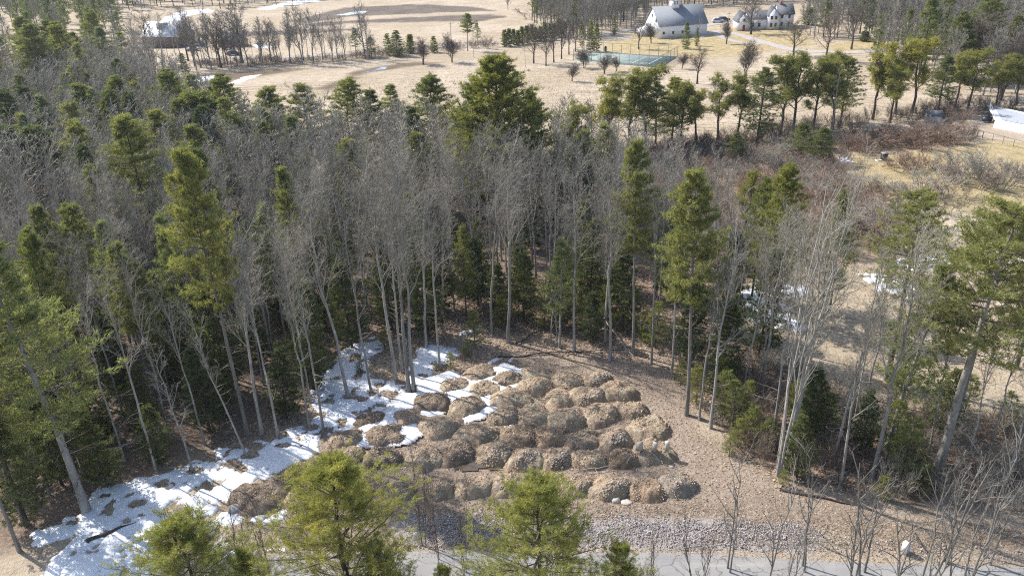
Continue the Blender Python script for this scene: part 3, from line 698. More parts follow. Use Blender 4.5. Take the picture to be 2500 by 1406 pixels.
for s_ in (-.5, .5):
    g = Geo(); g.box(cx + s_ - .3, cx + s_ + .3, m_ - 1.34, m_ - 1.303, RG + .5, RG + 1.6); part('louvre', g, M['grey_metal'], cu)
# lean-to at the barn's left rear
g = Geo(); g.prism([(0, 0), (-3.5, 0), (-3.5, 2.2), (0, 3.2)], BW - 5, BW - .5, 0, 'y'); part('lean_to', g, M['white_paint'], barn)

# the white farmhouse: three linked volumes
hx, hy = G(1815, 76); hs = empty('farmhouse', hx, hy, tz(hx, hy) - .05, math.radians(-3))
hs.scale = (.86, 1, .95); tag(hs, 'rambling white farmhouse with grey roofs beside the bare spreading tree, right of the barn', 'house')
gabled(hs, -2.6, 2.4, 0, 8, 3.6, 6.6, M['white_paint'], M['roof_dark'], 'y')
gabled(hs, 2.403, 15, 2.2, 9.5, 4.0, 6.6, M['white_paint'], M['roof_dark'], 'x', wallname='wall', roofname='roof')
gabled(hs, 15.004, 21.5, 3.0, 11.0, 5.4, 8.6, M['white_paint'], M['roof_dark'], 'x')
gabled(hs, 10.2, 14.9, .9, 6.0, 5.2, 8.2, M['white_paint'], M['roof_dark'], 'y', over=.25)
window(hs, 'y', 0.0, 3.4, .8, 1.0, 0, 'white_paint')
g = Geo(); g.box(-.5, .5, -.08, -.003, .05, 2.2); part('door', g, M['red_door'], hs)
for u in (4.3, 7.0): window(hs, 'y', u, 1.1, 1.0, 1.4, 2.2)
for u in (11.6, 13.4): window(hs, 'y', u, 1.1, .9, 1.4, .9); window(hs, 'y', u, 3.8, .9, 1.2, .9)
for u in (16.6, 19.6): window(hs, 'y', u, 1.1, .9, 1.4, 3.0); window(hs, 'y', u, 3.9, .9, 1.3, 3.0)
g = Geo(); g.box(16.2, 17.1, 6.6, 7.4, 7.6, 9.8); part('chimney', g, M['brick'], hs)

# small white tower of a building at the top edge
sx, sy = G(1337, 16); sb = empty('shed', sx, sy, 0, math.radians(4)); tag(sb, 'small plain white building at the top edge behind the bare shrubs', 'shed')
gabled(sb, -2.0, 2.0, 0, 4, 4.6, 6.3, M['white_paint'], M['roof_dark'], 'y', over=.2)
for u in (-1.0, 0.0, 1.0): window(sb, 'y', u, .8, .5, .9)

# red barn at far left
fl = Vector(G(352, 117)); fr = Vector(G(419, 126)); L2 = 15.5
rb = empty('barn', fl.x, fl.y, 0, math.radians(-14)); tag(rb, 'dark red barn with a shining pale metal roof at the upper left, behind bare trees', 'barn')
gabled(rb, 0, L2, 0, 10, 4.2, 8.6, M['red_wood'], M['roof_metal'])
g = Geo(); g.box(L2 * .45 - 1.6, L2 * .45 + 1.6, 2.4, 4.6, 6.2, 8.3); dr = part('dormer', g, M['grey_metal'], rb)
g = Geo(); g.prism([(2.2, 8.3), (4.9, 8.3), (4.9, 8.45), (2.2, 8.45)], L2 * .45 - 1.8, L2 * .45 + 1.8, 0, 'x'); part('dormer_roof', g, M['roof_metal'], dr)
g = Geo(); g.box(L2 + .003, L2 + .08, 3.2, 6.8, 0.1, 3.4); part('barn_door', g, M['brown_wood'], rb)
window(rb, 'X', 5.0, 5.4, .9, 1.0, L2)
# brown board shed
bx_, by_ = G(536, 118); bs = empty('shed', bx_, by_, 0, math.radians(8)); tag(bs, 'low brown and tan board shed among bare trees, right of the red barn', 'shed')
gabled(bs, 0, 8.5, 0, 5, 2.5, 3.9, M['brown_wood'], M['roof_dark'], 'x', over=.3)
g = Geo(); g.box(5.2, 10.5, -.9, -.003, .05, 3.0); part('tan_lean_to', g, M['tan_wood'], bs)
g = Geo(); g.box(1.2, 3.2, -.06, -.003, .1, 2.1); part('shed_door', g, M['black'], bs)

# cars ---------------------------------------------------------------
def car(px, py, rz, mat, label, group=None, k=1.0, pickup=False, name='parked_car', cat='car'):
    x, y = G(px, py); r = empty(name, x, y, tz(x, y) + .03, rz); tag(r, label, cat, group); L = 4.6 * k
    prof = [(0, .35), (L, .35), (L, .85), (L * .97, 1.0), (L * .80, 1.05), (L * .10, 1.08), (0, .9)]
    g = Geo(); g.prism(prof, -.88, .88, 0, 'y')
    if pickup: cab = [(L * .38, 1.05), (L * .76, 1.05), (L * .66, 1.68), (L * .42, 1.72)]
    else: cab = [(L * .06, 1.07), (L * .78, 1.05), (L * .62, 1.66), (L * .14, 1.70)]
    part('body', g, M[mat], r)
    g = Geo(); g.prism(cab, -.76, .76, 0, 'y'); cb = part('cabin', g, M[mat], r)
    cxm = sum(a for a, b in cab) / 4; g = Geo()
    win = [(cxm + (a - cxm) * .86, 1.12 + (b - 1.06) * .78) for a, b in cab]
    g.prism(win, -.775, -.762, 0, 'y'); part('side_window', g, M['glass'], cb); g = Geo(); g.prism(win, .762, .775, 0, 'y'); part('side_window', g, M['glass'], cb)
    for wx in (.18, .80):
        for sy_ in (-1, 1):
            g = Geo(); kk = 12; g.prism([(L * wx + .33 * math.cos(2 * PI * i / kk), .33 + .33 * math.sin(2 * PI * i / kk)) for i in range(kk)], sy_ * .70 - .11, sy_ * .70 + .215 * sy_ if sy_ > 0 else -.59, 0, 'y')
            wh = part('wheel', g, M['black'], r)
    return r
car(1738, 56, .05, 'silver', 'silver car parked in front of the dark one beside the farmhouse drive')
car(1753, 53, .0, 'car_black', 'dark sport utility car parked between the barn and the farmhouse')
car(455, 126, .1, 'silver', 'pale pickup truck parked by the track near the red barn', pickup=True, name='pickup_truck', cat='truck')
car(474, 113, .0, 'white_paint', 'white car parked beyond the pale pickup near the red barn')
car(556, 137, -.05, 'car_black', 'dark low trailer car beside the farm track below the brown shed')
# red tractor
x, y = G(546, 122); tr_ = empty('tractor', x, y, 0, .3); tag(tr_, 'small red tractor standing in front of the tan shed', 'tractor')
M['red_paint'] = plain('bright_red_paint', (.55, .03, .04), .4, .1)
g = Geo(); g.prism([(1.2, .7), (2.9, .7), (2.9, 1.3), (1.2, 1.45)], -.35, .35, 0, 'y'); part('bonnet', g, M['red_paint'], tr_)
g = Geo(); g.box(.2, 1.2, -.5, .5, .6, 1.0); g.box(.25, .4, -.4, .4, 1.0, 1.6); part('seat', g, M['black'], tr_)
for wx, wr in ((.45, .72), (2.6, .42)):
    for s_ in (-1, 1):
        g = Geo(); g.prism([(wx + wr * math.cos(2 * PI * i / 14), wr + wr * math.sin(2 * PI * i / 14)) for i in range(14)], s_ * .62 - .16, s_ * .62 + .16, 0, 'y'); part('wheel', g, M['black'], tr_)

# tennis court and its fence ------------------------------------------
ct = GP([(1400, 148), (1608, 167), (1654, 141), (1452, 130)])
g = Geo(); g.add([(x, y, tz(x, y) * 0 + .30) for x, y in ct] + [(x, y, -.3) for x, y in ct], q=[(0, 1, 2, 3), (0, 4, 5, 1), (1, 5, 6, 2), (2, 6, 7, 3), (3, 7, 4, 0)])
tag(link('tennis_court', g.mesh('tennis_court', M['court'])), kind='structure')
c0, c1, c2, c3 = [Vector(p) for p in ct]
def cp(u, v): a = c0.lerp(c1, u); b = c3.lerp(c2, u); q = a.lerp(b, v); return (q.x, q.y)
g = Geo()
def cline(u0, v0, u1, v1, wd=.10):
    a = np.array(cp(u0, v0)); b = np.array(cp(u1, v1)); d = (b - a) / np.linalg.norm(b - a); n_ = np.array([-d[1], d[0]]) * wd
    g.add([(*(a - n_), .306), (*(b - n_), .306), (*(b + n_), .306), (*(a + n_), .306)], q=[(0, 1, 2, 3)])
for v in (.15, .85, .24, .76): cline(.15, v, .85, v)
for u in (.15, .85, .33, .67): cline(u, .15, u, .85)
cline(.33, .5, .67, .5)
tag(link('court_lines', g.mesh('court_lines', M['line'])), kind='structure')
nm = NT('green_netting', .8, .2); nm.col((.16, .20, .175)); tr = nm.n('ShaderNodeBsdfTransparent'); mx = nm.n('ShaderNodeMixShader'); mx.inputs[0].default_value = .12
nm.l(tr.outputs[0], mx.inputs[1]); nm.l(nm.b.outputs[0], mx.inputs[2]); nm.l(mx.outputs[0], nm.out.inputs[0])
cf = empty('court_fence', c0.x, c0.y); tag(cf, 'tall green wire fence on posts round the tennis court', 'fence')
o0 = np.array([c0.x, c0.y])
def fence_run(a, b, root, n, h, pr, pm, rails, rm, z0=0, net=None, netname='netting', base=(0, 0)):
    a = np.array(a) - base; b = np.array(b) - base
    for i in range(n + 1):
        p = a + (b - a) * i / n; g = Geo(); g.cyl(p[0], p[1], z0 - .2, z0 + h + .05, pr, 6); part('post', g, pm, root)
    for rz in rails:
        g = Geo(); g.segs(np.array([[a[0], a[1], z0 + rz]]), np.array([[b[0], b[1], z0 + rz]]), pr * .7, pr * .7, 4); part('rail', g, rm, root)
    if net:
        d = (b - a) / np.linalg.norm(b - a); n_ = np.array([-d[1], d[0]]) * .012; g = Geo()
        v = [(*(a - n_), z0 + .1), (*(b - n_), z0 + .1), (*(b + n_), z0 + .1), (*(a + n_), z0 + .1)]
        v += [(x, y, z0 + h) for x, y, _ in v]; g.add(v, q=[(0, 1, 5, 4), (1, 2, 6, 5), (2, 3, 7, 6), (3, 0, 4, 7), (4, 5, 6, 7)]); part(netname, g, net, root)
M['green_post'] = plain('dark_green_post', (.12, .15, .14), .6, .1)
fence_run(c0, c1, cf, 9, 3.0, .06, M['green_post'], (3.0,), M['green_post'], .3, nm.m, base=o0)
fence_run(c1, c2, cf, 5, 3.0, .06, M['green_post'], (3.0,), M['green_post'], .3, nm.m, base=o0)
fence_run(c2, c3, cf, 9, 3.0, .06, M['green_post'], (3.0,), M['green_post'], .3, base=o0)
fence_run(c3, c0, cf, 5, 3.0, .06, M['green_post'], (3.0,), M['green_post'], .3, base=o0)

# right edge: white rail fence, black mesh fence, pool wall, small things
wf_ = GP([(2355, 276), (2600, 232)]); r = empty('rail_fence', *wf_[0]); tag(r, 'white board rail fence running under the trees at the right edge', 'fence')
M['fence_white'] = plain('weathered_white', (.55, .56, .60), .7, .12)
fence_run(wf_[0], wf_[1], r, 16, 1.3, .07, M['fence_white'], (.45, .85, 1.25), M['fence_white'], 0, base=np.array(wf_[0]))
bf = GP([(2352, 324), (2372, 333), (2398, 338), (2500, 365), (2700, 420)]); r = empty('wire_fence', *bf[0]); tag(r, 'low dark wire mesh fence with a gate, in the yard at the right edge', 'fence')
for i, n in enumerate((2, 2, 4, 7)): fence_run(bf[i], bf[i + 1], r, n, 1.35, .045 if i != 1 else .08, M['black'], (1.35,), M['black'], 0, base=np.array(bf[0]))
pw = GP([(2425, 312), (2620, 352)]); pw2 = GP([(2425, 300), (2455, 292), (2700, 275)])
r = empty('pool_wall', *pw[0]); tag(r, 'low white retaining wall with a slender rail above it at the right edge', 'wall')
b0 = np.array(pw[0])
def slab(a, b, th, z0, z1, base):
    a = np.array(a) - base; b = np.array(b) - base; d = (b - a) / np.linalg.norm(b - a); n_ = np.array([-d[1], d[0]]) * th
    g = Geo(); v = [(*a, z0), (*b, z0), (*(b + n_), z0), (*(a + n_), z0), (*a, z1), (*b, z1), (*(b + n_), z1), (*(a + n_), z1)]
    g.add(v, q=[(0, 1, 5, 4), (1, 2, 6, 5), (2, 3, 7, 6), (3, 0, 4, 7), (4, 5, 6, 7)]); return g
part('wall_panel', slab(pw[0], pw[1], .3, -.3, 1.5, b0), M['white_paint'], r)
pc = GP([(2600, 290)])[0]
g = Geo(); A = [pw[0], pw[1], (pw[1][0] + 4, pw[1][1] + 14), (pw[0][0] + 6, pw[0][1] + 14)]; g.add([(x - b0[0], y - b0[1], 1.42) for x, y in A], q=[(0, 1, 2, 3)])
part('deck', g, M['white_paint'], r)
g = Geo(); e_ = [(x * .75 + (A[0][0] + A[2][0]) / 2 * .25, y * .75 + (A[0][1] + A[2][1]) / 2 * .25) for x, y in A]; g.add([(x - b0[0], y - b0[1], 1.5) for x, y in e_], q=[(0, 1, 2, 3)]); part('pool_cover', g, M['silver'], r)
fence_run(pw[0], pw[1], r, 7, 1.2, .04, M['silver'], (1.2, .6), M['silver'], 1.5, base=b0)
fence_run(A[0], A[3], r, 5, 1.2, .04, M['silver'], (1.2, .6), M['silver'], 1.5, base=b0)

def compost():
    x, y = G(2157, 391); r = empty('compost_bin', x, y, tz(x, y)); tag(r, 'dark compost bin standing on the dry lawn beside a white slab', 'bin')
    g = Geo(); g.prism([(-.45, -.45), (.45, -.45), (.45, .45), (-.45, .45)], 0, 1.2); part('body', g, M['black'], r)
    g = Geo(); g.box(-.5, .5, -.5, .5, 1.202, 1.32); part('lid', g, M['grey_metal'], r)
    x, y = G(2148, 393); g = Geo(); g.box(-.8, .5, -.35, .35, 0, .12); o = link('slab', g.mesh('slab', M['white_paint']), loc=(x, y, tz(x, y))); tag(o, 'white slab lying on the dry lawn left of the dark compost bin', 'slab')
compost()
x, y = G(2408, 300); r = empty('grill', x, y, .02, .2); tag(r, 'dark covered grill in the shade near the white pool wall', 'grill')
g = Geo(); g.box(-.9, .9, -.4, .4, .35, 1.15); part('cover', g, M['car_blue'], r)
g = Geo(); g.box(-.3, .4, -.3, .3, 1.152, 1.5); part('hood', g, M['black'], r)
for sx_ in (-.8, .8): g = Geo(); g.box(sx_ - .05, sx_ + .05, -.3, .3, 0, .348); part('leg', g, M['grey_metal'], r)
x, y = G(2472, 284); g = Geo(); g.box(-.3, .3, -.3, .3, 0, .9); g.box(-.36, .36, -.36, .36, .902, 1.0); tag(link('utility_box', g.mesh('utility_box', M['silver']), loc=(x, y, 0)), 'small pale box on the lawn above the pool wall', 'box')
x, y = G(2262, 302); r = empty('shed', x, y, 0, -.2); tag(r, 'tiny grey shed half hidden under the pines behind the red brush', 'shed')
gabled(r, 0, 2.8, 0, 2.2, 1.7, 2.4, M['wood_grey'], M['roof_dark'], 'x', over=.2)
g = Geo(); g.box(1.8, 2.5, -.05, -.003, .05, 1.5); part('door', g, M['fence_white'], r)
x, y = G(2209, 1350); r = empty('utility_box', x, y, tz(x, y), .5); r.scale = (.75, .75, .75); tag(r, 'bright white roadside box on legs at the lower right by the road', 'box')
g = Geo(); g.prism([(-.32, 0.25), (.32, .25), (.32, 1.15), (.12, 1.42), (-.20, 1.42), (-.32, 1.2)], -.28, .28, 0, 'y'); part('body', g, M['white_paint'], r)
g = Geo(); g.box(-.2, .2, -.31, -.283, .45, 1.05); part('door', g, M['fence_white'], r)
for s_ in (-.25, .25): g = Geo(); g.box(s_ - .04, s_ + .04, -.2, .2, -.1, .248); part('leg', g, M['grey_metal'], r)
# utility poles
for px, py, tp, lb in ((1102, 103, 54, 'thin utility pole standing beside the farm track between the fir trees'), (1774, 108, 30, 'thin pole standing between the barn and the farmhouse drive')):
    x, y = G(px, py); h = height_for(x, y, tp); r = empty('utility_pole', x, y); tag(r, lb, 'pole')
    g = Geo(); g.segs(np.array([[0, 0, -.3]]), np.array([[0, 0, h]]), .14, .10, 8); part('pole', g, M['wood_grey'], r)
    g = Geo(); g.box(-.8, .8, -.05, .05, h - .6, h - .48); part('crossarm', g, M['wood_grey'], r)

# ------------------------------------------------------------------ earth mounds
def earth(name, a, b, c_, lit):
    m = NT(name, .97, .05)
    f1 = m.noise(3.5, 5, .75); c = m.ramp(f1, [(.28, a), (.5, b), (.72, c_)])
    v = m.noise(7, 4, .8); c = m.mix(m.ramp(v, [(.55, (0, 0, 0)), (.62, (.9, .9, .9))]), c, lit); v2 = m.noise(5, 4, .8, st=(1.1, .9, 1.3)); c = m.mix(m.ramp(v2, [(.56, (0, 0, 0)), (.66, (.75, .75, .75))]), c, tuple(q * .45 for q in a[:3]) + (1,))
    g_ = m.noise(1.1, 4, .7, st=(1, 1.3, 1)); c = m.mix(m.ramp(g_, [(.5, (0, 0, 0)), (.62, (.7, .7, .7))]), c, tuple(min(.62, q * 1.25) for q in c_[:3]) + (1,))
    p = m.noise(.9, 3, .6); c = m.mix(m.ramp(p, [(.45, (0, 0, 0)), (.65, (.6, .6, .6))]), c, a)
    k = m.ramp(m.oi.outputs['Random'], [(0, (.8, .8, .8)), (1, (1.15, 1.12, 1.08))]); m.col(m.mix(1.0, c, k, 'MULTIPLY'))
    m.bump(m.math('ADD', f1, m.math('MULTIPLY', v, .6)), .16); return m.m
M['earth'] = earth('brown_earth', (.235, .17, .115, 1), (.44, .34, .245, 1), (.60, .485, .365, 1), (.60, .44, .30, 1))
M['earth_dark'] = earth('dark_earth', (.16, .12, .09, 1), (.29, .225, .17, 1), (.42, .34, .265, 1), (.46, .35, .25, 1))
M['earth_rust'] = earth('rusty_earth', (.18, .125, .085, 1), (.33, .245, .175, 1), (.45, .35, .25, 1), (.52, .39, .26, 1))
M['earth_grey'] = earth('grey_earth', (.25, .215, .175, 1), (.38, .33, .275, 1), (.48, .42, .35, 1), (.50, .43, .35, 1))
M['dead_grass'] = plain('dead_grass', (.42, .34, .24), .9, .25, 2)
lm_ = NT('leaf_chips', .9, .1); lm_.col(lm_.ramp(lm_.noise(3.7, 2, .8), [(.3, (.16, .11, .075)), (.48, (.42, .29, .19)), (.68, (.68, .55, .42))])); M['leaf_chip'] = lm_.m
M['rubble'] = plain('rubble', (.36, .30, .235), .9, .35, 3)
def mound(px, py, wpx, seed, mat, label, stones=10, hfac=1.0):
    rng = np.random.RandomState(seed); x, y = G(px, py + 6, .5)
    v = Vector((x, y, .5 - CAM_H)); ppm = FPX / v.dot(_f); rx = wpx / ppm / 2 * (1.20 if px > 1260 or py > 1150 else 1.08); ry = rx * rng.uniform(.66, .92); h = min(1.15, rx * .52) * rng.uniform(.85, 1.15) * hfac
    rz = rng.uniform(.0, .5); na, nr = 84, 34
    a = np.linspace(0, 2 * PI, na, endpoint=False); r = np.linspace(0, 1.25, nr)
    Rr, A = np.meshgrid(r, a, indexing='ij')
    bx = fbm(np.cos(a) * 1.3 + seed, np.sin(a) * 1.3, seed, 3) * .24
    k = 1 + bx[None]
    X = np.cos(A) * Rr * rx * k * (np.abs(np.cos(A)) ** 3 + np.abs(np.sin(A)) ** 3) ** (-1 / 3); Yv = np.sin(A) * Rr * ry * k * (np.abs(np.cos(A)) ** 3 + np.abs(np.sin(A)) ** 3) ** (-1 / 3)
    qq = 1.5 * np.cos(np.clip(Rr, 0, 1.3) * PI / 2); prof = np.where(qq > 0, np.tanh(qq * 1.15) * .95, qq * .8) + .10 * np.cos(A * 2 + seed) * Rr * np.clip(1.1 - Rr, 0, 1)
    Zv = prof * h + .20 * fbm(X / 1.0 + seed * 3, Yv / 1.0, seed, 4) + .09 * fbm(X / .34 + seed, Yv / .34, seed + 3, 4)
    Zv += .42 * fbm(X / 1.5 + seed, Yv / 1.5, seed + 8, 2) - .12 * np.abs(fbm(X / .7 + seed, Yv / .7, seed + 18, 3))
    ca, sa = math.cos(rz), math.sin(rz)
    V = np.stack([X * ca - Yv * sa, X * sa + Yv * ca, Zv], 2)
    g = Geo(); i = (np.arange(nr - 1)[:, None] * na + np.arange(na)[None]).ravel(); j = (np.arange(nr - 1)[:, None] * na + (np.arange(na)[None] + 1) % na).ravel()
    g.add(V.reshape(-1, 3), q=np.stack([i, i + na, j + na, j], 1))
    root = empty('earth_mound', x, y, tz(x, y)); tag(root, label, 'mound', 'earth mounds dumped in rows in the clearing')
    part('soil', g, M[mat], root, True)
    def topz(x_, y_):
        rr_ = np.sqrt((x_ / rx) ** 2 + (y_ / ry) ** 2); rr_ = rr_ / np.maximum((np.abs(x_ / rx / np.maximum(rr_, 1e-6)) ** 3 + np.abs(y_ / ry / np.maximum(rr_, 1e-6)) ** 3) ** (-1 / 3), 1e-6)
        q_ = 1.5 * np.cos(np.clip(rr_, 0, 1.3) * PI / 2); pz = np.where(q_ > 0, np.tanh(q_ * 1.15) * .95, q_ * .8) + .10 * np.cos(np.arctan2(y_ / ry, x_ / rx) * 2 + seed) * rr_ * np.clip(1.1 - rr_, 0, 1)
        return pz * h + .20 * fbm(x_ / 1.0 + seed * 3, y_ / 1.0, seed, 4) + .09 * fbm(x_ / .34 + seed, y_ / .34, seed + 3, 4) + .42 * fbm(x_ / 1.5 + seed, y_ / 1.5, seed + 8, 2) - .12 * np.abs(fbm(x_ / .7 + seed, y_ / .7, seed + 18, 3))
    nl = 420; lx = rng.uniform(-1.1, 1.1, nl) * rx; ly = rng.uniform(-1.1, 1.1, nl) * ry; lz = topz(lx, ly) + .03
    an = rng.uniform(0, 6.28, nl); ls = rng.uniform(.03, .085, nl); uu = np.stack([np.cos(an), np.sin(an), rng.normal(size=nl) * .5], 1) * ls[:, None]; vv = np.stack([-np.sin(an), np.cos(an), rng.normal(size=nl) * .5], 1) * ls[:, None] * .7
    lc = np.column_stack([lx * ca - ly * sa, lx * sa + ly * ca, lz]); LV = np.stack([lc - uu, lc - vv, lc + uu, lc + vv], 1).reshape(-1, 3)
    g = Geo(); g.add(LV, q=np.arange(4 * nl).reshape(-1, 4)); o = part('leaf_litter', g, M['leaf_chip'], root); o['kind'] = 'stuff'
    g = Geo(); ng = 45; gx = rng.normal(size=ng) * .45 * rx; gy = rng.normal(size=ng) * .5 * ry; gz = topz(gx, gy)
    g.tufts(np.column_stack([gx * ca - gy * sa, gx * sa + gy * ca, gz]), np.tile([0, 0, 1.0], (ng, 1)), 4, .22, .022, .9, rng); o = part('dry_grass', g, M['dead_grass'], root); o['kind'] = 'stuff'
    n = stones * 16; aa = rng.uniform(0, 2 * PI, n) if stones < 25 else rng.uniform(-2.2, .3, n); q = np.sqrt(rng.rand(n)) * 1.0
    P = np.stack([np.cos(aa) * q * rx, np.sin(aa) * q * ry, topz(np.cos(aa) * q * rx, np.sin(aa) * q * ry) + .01], 1)
    P = np.column_stack([P[:, 0] * ca - P[:, 1] * sa, P[:, 0] * sa + P[:, 1] * ca, P[:, 2]])
    g = Geo(); g.blobrocks(P, rng.uniform(.025, .075, n) * (1 + (stones > 25) * .5 * rng.rand(n)) * np.where(rng.rand(n) < .10, 1.9, 1), rng); o = part('stones', g, M['rubble'], root); o['kind'] = 'stuff'
    return root
ROWS = [('the front row beside the gravel strip', [(629, 1200, 130), (740, 1205, 95), (860, 1190, 90), (965, 1188, 90), (1068, 1180, 90), (1153, 1174, 95), (1251, 1169, 95), (1331, 1165, 80), (1407, 1172, 80), (1487, 1178, 95), (1576, 1180, 85), (1656, 1168, 92)]),
        ('the second row from the gravel strip', [(736, 1138, 84), (838, 1104, 98), (936, 1104, 98), (1039, 1107, 100), (1114, 1094, 90), (1202, 1095, 98), (1282, 1106, 92), (1358, 1107, 72), (1438, 1107, 92), (1518, 1107, 78), (1595, 1090, 95)]),
        ('the third row from the gravel strip', [(843, 1058, 95), (945, 1053, 105), (1074, 1031, 118), (1168, 1044, 102), (1269, 1050, 86), (1345, 1053, 76), (1420, 1060, 88), (1500, 1062, 76), (1583, 1036, 98)]),
        ('the middle row of the clearing', [(901, 1012, 82), (999, 1008, 92), (1143, 978, 100), (1230, 1003, 86), (1300, 999, 78), (1385, 1012, 92), (1462, 1003, 88), (1532, 986, 82)]),
        ('the row behind the middle of the clearing', [(1052, 970, 95), (1185, 940, 82), (1248, 963, 95), (1309, 932, 85), (1371, 959, 76), (1434, 955, 76), (1505, 946, 88)]),
        ('the back row near the trees', [(1110, 928, 85), (1172, 899, 72), (1241, 914, 76), (1318, 898, 74), (1389, 919, 72), (1452, 914, 68)])]
ORD = ['leftmost', 'second from the left', 'third from the left', 'fourth from the left', 'fifth from the left', 'sixth from the left', 'seventh from the left', 'eighth from the left', 'ninth from the left', 'tenth from the left', 'eleventh from the left', 'twelfth from the left']
sd = 100
for rn, (row, ms) in enumerate(ROWS):
    for k, (px, py, wd) in enumerate(ms):
        sd += 1; mat = 'earth'; st = 7; adj = 'brown earth mound'; hf = 1
        if px < 1120 and rn > 0 or (rn == 0 and px < 700): mat = 'earth_dark' if (sd % 2 or rn == 0) else 'earth'; adj = 'dark earth mound' if mat == 'earth_dark' else adj
        if (rn, k) in ((2, 4), (2, 5), (0, 10), (1, 9)): mat = 'earth_rust'; adj = 'rusty brown mound'
        if (rn, k) == (0, 11): mat = 'earth_grey'; adj = 'smooth grey sandy mound'; st = 2
        if (rn, k) in ((0, 9), (1, 5), (1, 7), (2, 7), (5, 5), (1, 6), (4, 5)): st = 26; adj = 'stony mound'
        mound(px, py, wd, sd, mat, '%s, %s in %s' % (adj, ORD[k], row), st, hf)

# loose rocks, blocks, stumps
def stone_thing(name, px, py, r, label, cat, seed, mat='stone', group=None, z=0, flat=.7, box=None):
    rng = np.random.RandomState(seed); x, y = G(px, py, z); g = Geo()
    if box:
        a, b, c2 = box; v = np.array([(sx * a, sy * b, sz * c2) for sz in (0, 1) for sy in (-.5, .5) for sx in (-.5, .5)]) + rng.normal(size=(8, 3)) * .04
        g.add(v, q=[(0, 2, 3, 1), (4, 5, 7, 6), (0, 1, 5, 4), (2, 6, 7, 3), (0, 4, 6, 2), (1, 3, 7, 5)])
    else:
        n1, n2 = 12, 9
        th = np.linspace(0.0, PI, n2)[:, None]; ph = np.linspace(0, 2 * PI, n1, endpoint=False)[None]
        rr = r * (1 + .35 * fbm(np.cos(ph) * np.sin(th) * 1.5 + seed, np.sin(ph) * np.sin(th) * 1.5 + np.cos(th), seed, 2))
        V = np.stack([rr * np.sin(th) * np.cos(ph), rr * np.sin(th) * np.sin(ph) * .8, rr * np.cos(th) * flat + 0 * ph], 2)
        i = (np.arange(n2 - 1)[:, None] * n1 + np.arange(n1)[None]).ravel(); j = (np.arange(n2 - 1)[:, None] * n1 + (np.arange(n1)[None] + 1) % n1).ravel()
        g.add(V.reshape(-1, 3), q=np.stack([i, i + n1, j + n1, j], 1))
    o = link(name, g.mesh(name, M[mat]), loc=(x, y, tz(x, y) + z), rot=(rng.uniform(-.1, .1), rng.uniform(-.1, .1), rng.uniform(-.6, .6))); tag(o, label, cat, group); return o
for k, (px, lb) in enumerate(((1561, 'left'), (1596, 'middle'), (1628, 'right'))):
    stone_thing('stone_block', px, 1100, .3, 'pale upright stone block, %s one of the three in a line on the mounds' % lb, 'stone block', 5 + k, 'block', 'three pale blocks on the mounds', .8, box=(.5 if k == 0 else .38, .4, .85))
stone_thing('boulder', 1504, 1222, .42, 'pale rounded boulder at the foot of the stony front mound', 'boulder', 21, 'block')
stone_thing('boulder', 1530, 1226, .48, 'flat pale boulder lying right of the rounded one at the foot of the front mounds', 'boulder', 22, 'block', flat=.35)
stone_thing('boulder', 1000, 1083, .30, 'round tan boulder between snowy mounds beside a puddle', 'boulder', 23, 'block')
stone_thing('boulder', 574, 1243, .75, 'big dark boulder at the left foot of the leftmost front mound', 'boulder', 24)
stone_thing('boulder', 1640, 1140, .22, 'small pale stone by the right end of the second mound row', 'boulder', 25, 'block')
def log(px0, py0, px1, py1, r, label, mat='wood_grey', z0=.15, z1=.15, branches=4, seed=1, name='fallen_log', cat='log'):
    rng = np.random.RandomState(seed); a = np.array([*G(px0, py0, z0), z0]); b = np.array([*G(px1, py1, z1), z1]); n = 7
    t = np.linspace(0, 1, n)[:, None]; p = a + (b - a) * t + rng.normal(size=(n, 3)) * np.array([.08, .08, .03]) * np.linalg.norm(b - a) / 4
    g = Geo(); org = a.copy(); p = p - org; rad = r * (1 - .65 * t[:, 0])
    g.paths(p[None], rad[None], 7)
    root = link(name, g.mesh(name, M[mat], True), loc=tuple(org)); tag(root, label, cat)
    if branches:
        g = Geo(); st, d, L, rr = spawn(p[None], np.array([np.linalg.norm(b - a)]), rad[None], branches, rng, (.5, 1.0), (.12, .3), .3, 1, .6, .1)
        pp, qq = grow(st, d, L, np.maximum(rr * .7, .02), np.full(len(st), .01), rng, 3, .15, .02); g.paths(pp, qq, 4); part('branch', g, M[mat], root)
    return root
log(255, 1097, 438, 1038, .16, 'long pale fallen trunk leaning across the dark wood floor above the snow', 'wood_grey', .4, 1.8, 6, 2)
log(205, 1325, 335, 1272, .28, 'dark mossy log lying in the middle of the snow at lower left', 'bark_dark', .1, .1, 2, 3)
log(1215, 870, 1520, 852, .09, 'long dark log on the leaf litter behind the back mounds', 'bark_dark', .15, .15, 5, 4)
log(1790, 945, 1905, 985, .12, 'pale broken trunk propped across the young firs right of the clearing', 'wood_grey', 2.5, 1.2, 2, 5)
log(1260, 838, 1330, 800, .12, 'slim dark fallen trunk pointing back from the forked tree', 'bark_dark', .2, .3, 3, 6)
log(1470, 775, 1545, 868, .08, 'thin bleached pole leaning against the trees behind the clearing', 'wood_grey', 2.0, .2, 3, 7)
log(1225, 1195, 1262, 1150, .07, 'forked dead branch lying on the front mounds, upper part', 'bark_dark', 1.0, 1.2, 5, 8, 'dead_branch', 'branch')
log(1210, 1172, 1248, 1163, .05, 'short bleached stick on the front mounds', 'wood_grey', 1.3, 1.3, 2, 9, 'dead_branch', 'branch')
log(1900, 1195, 2080, 1228, .16, 'dark log along the foot of the trees at lower right', 'bark_dark', .1, .1, 4, 10)
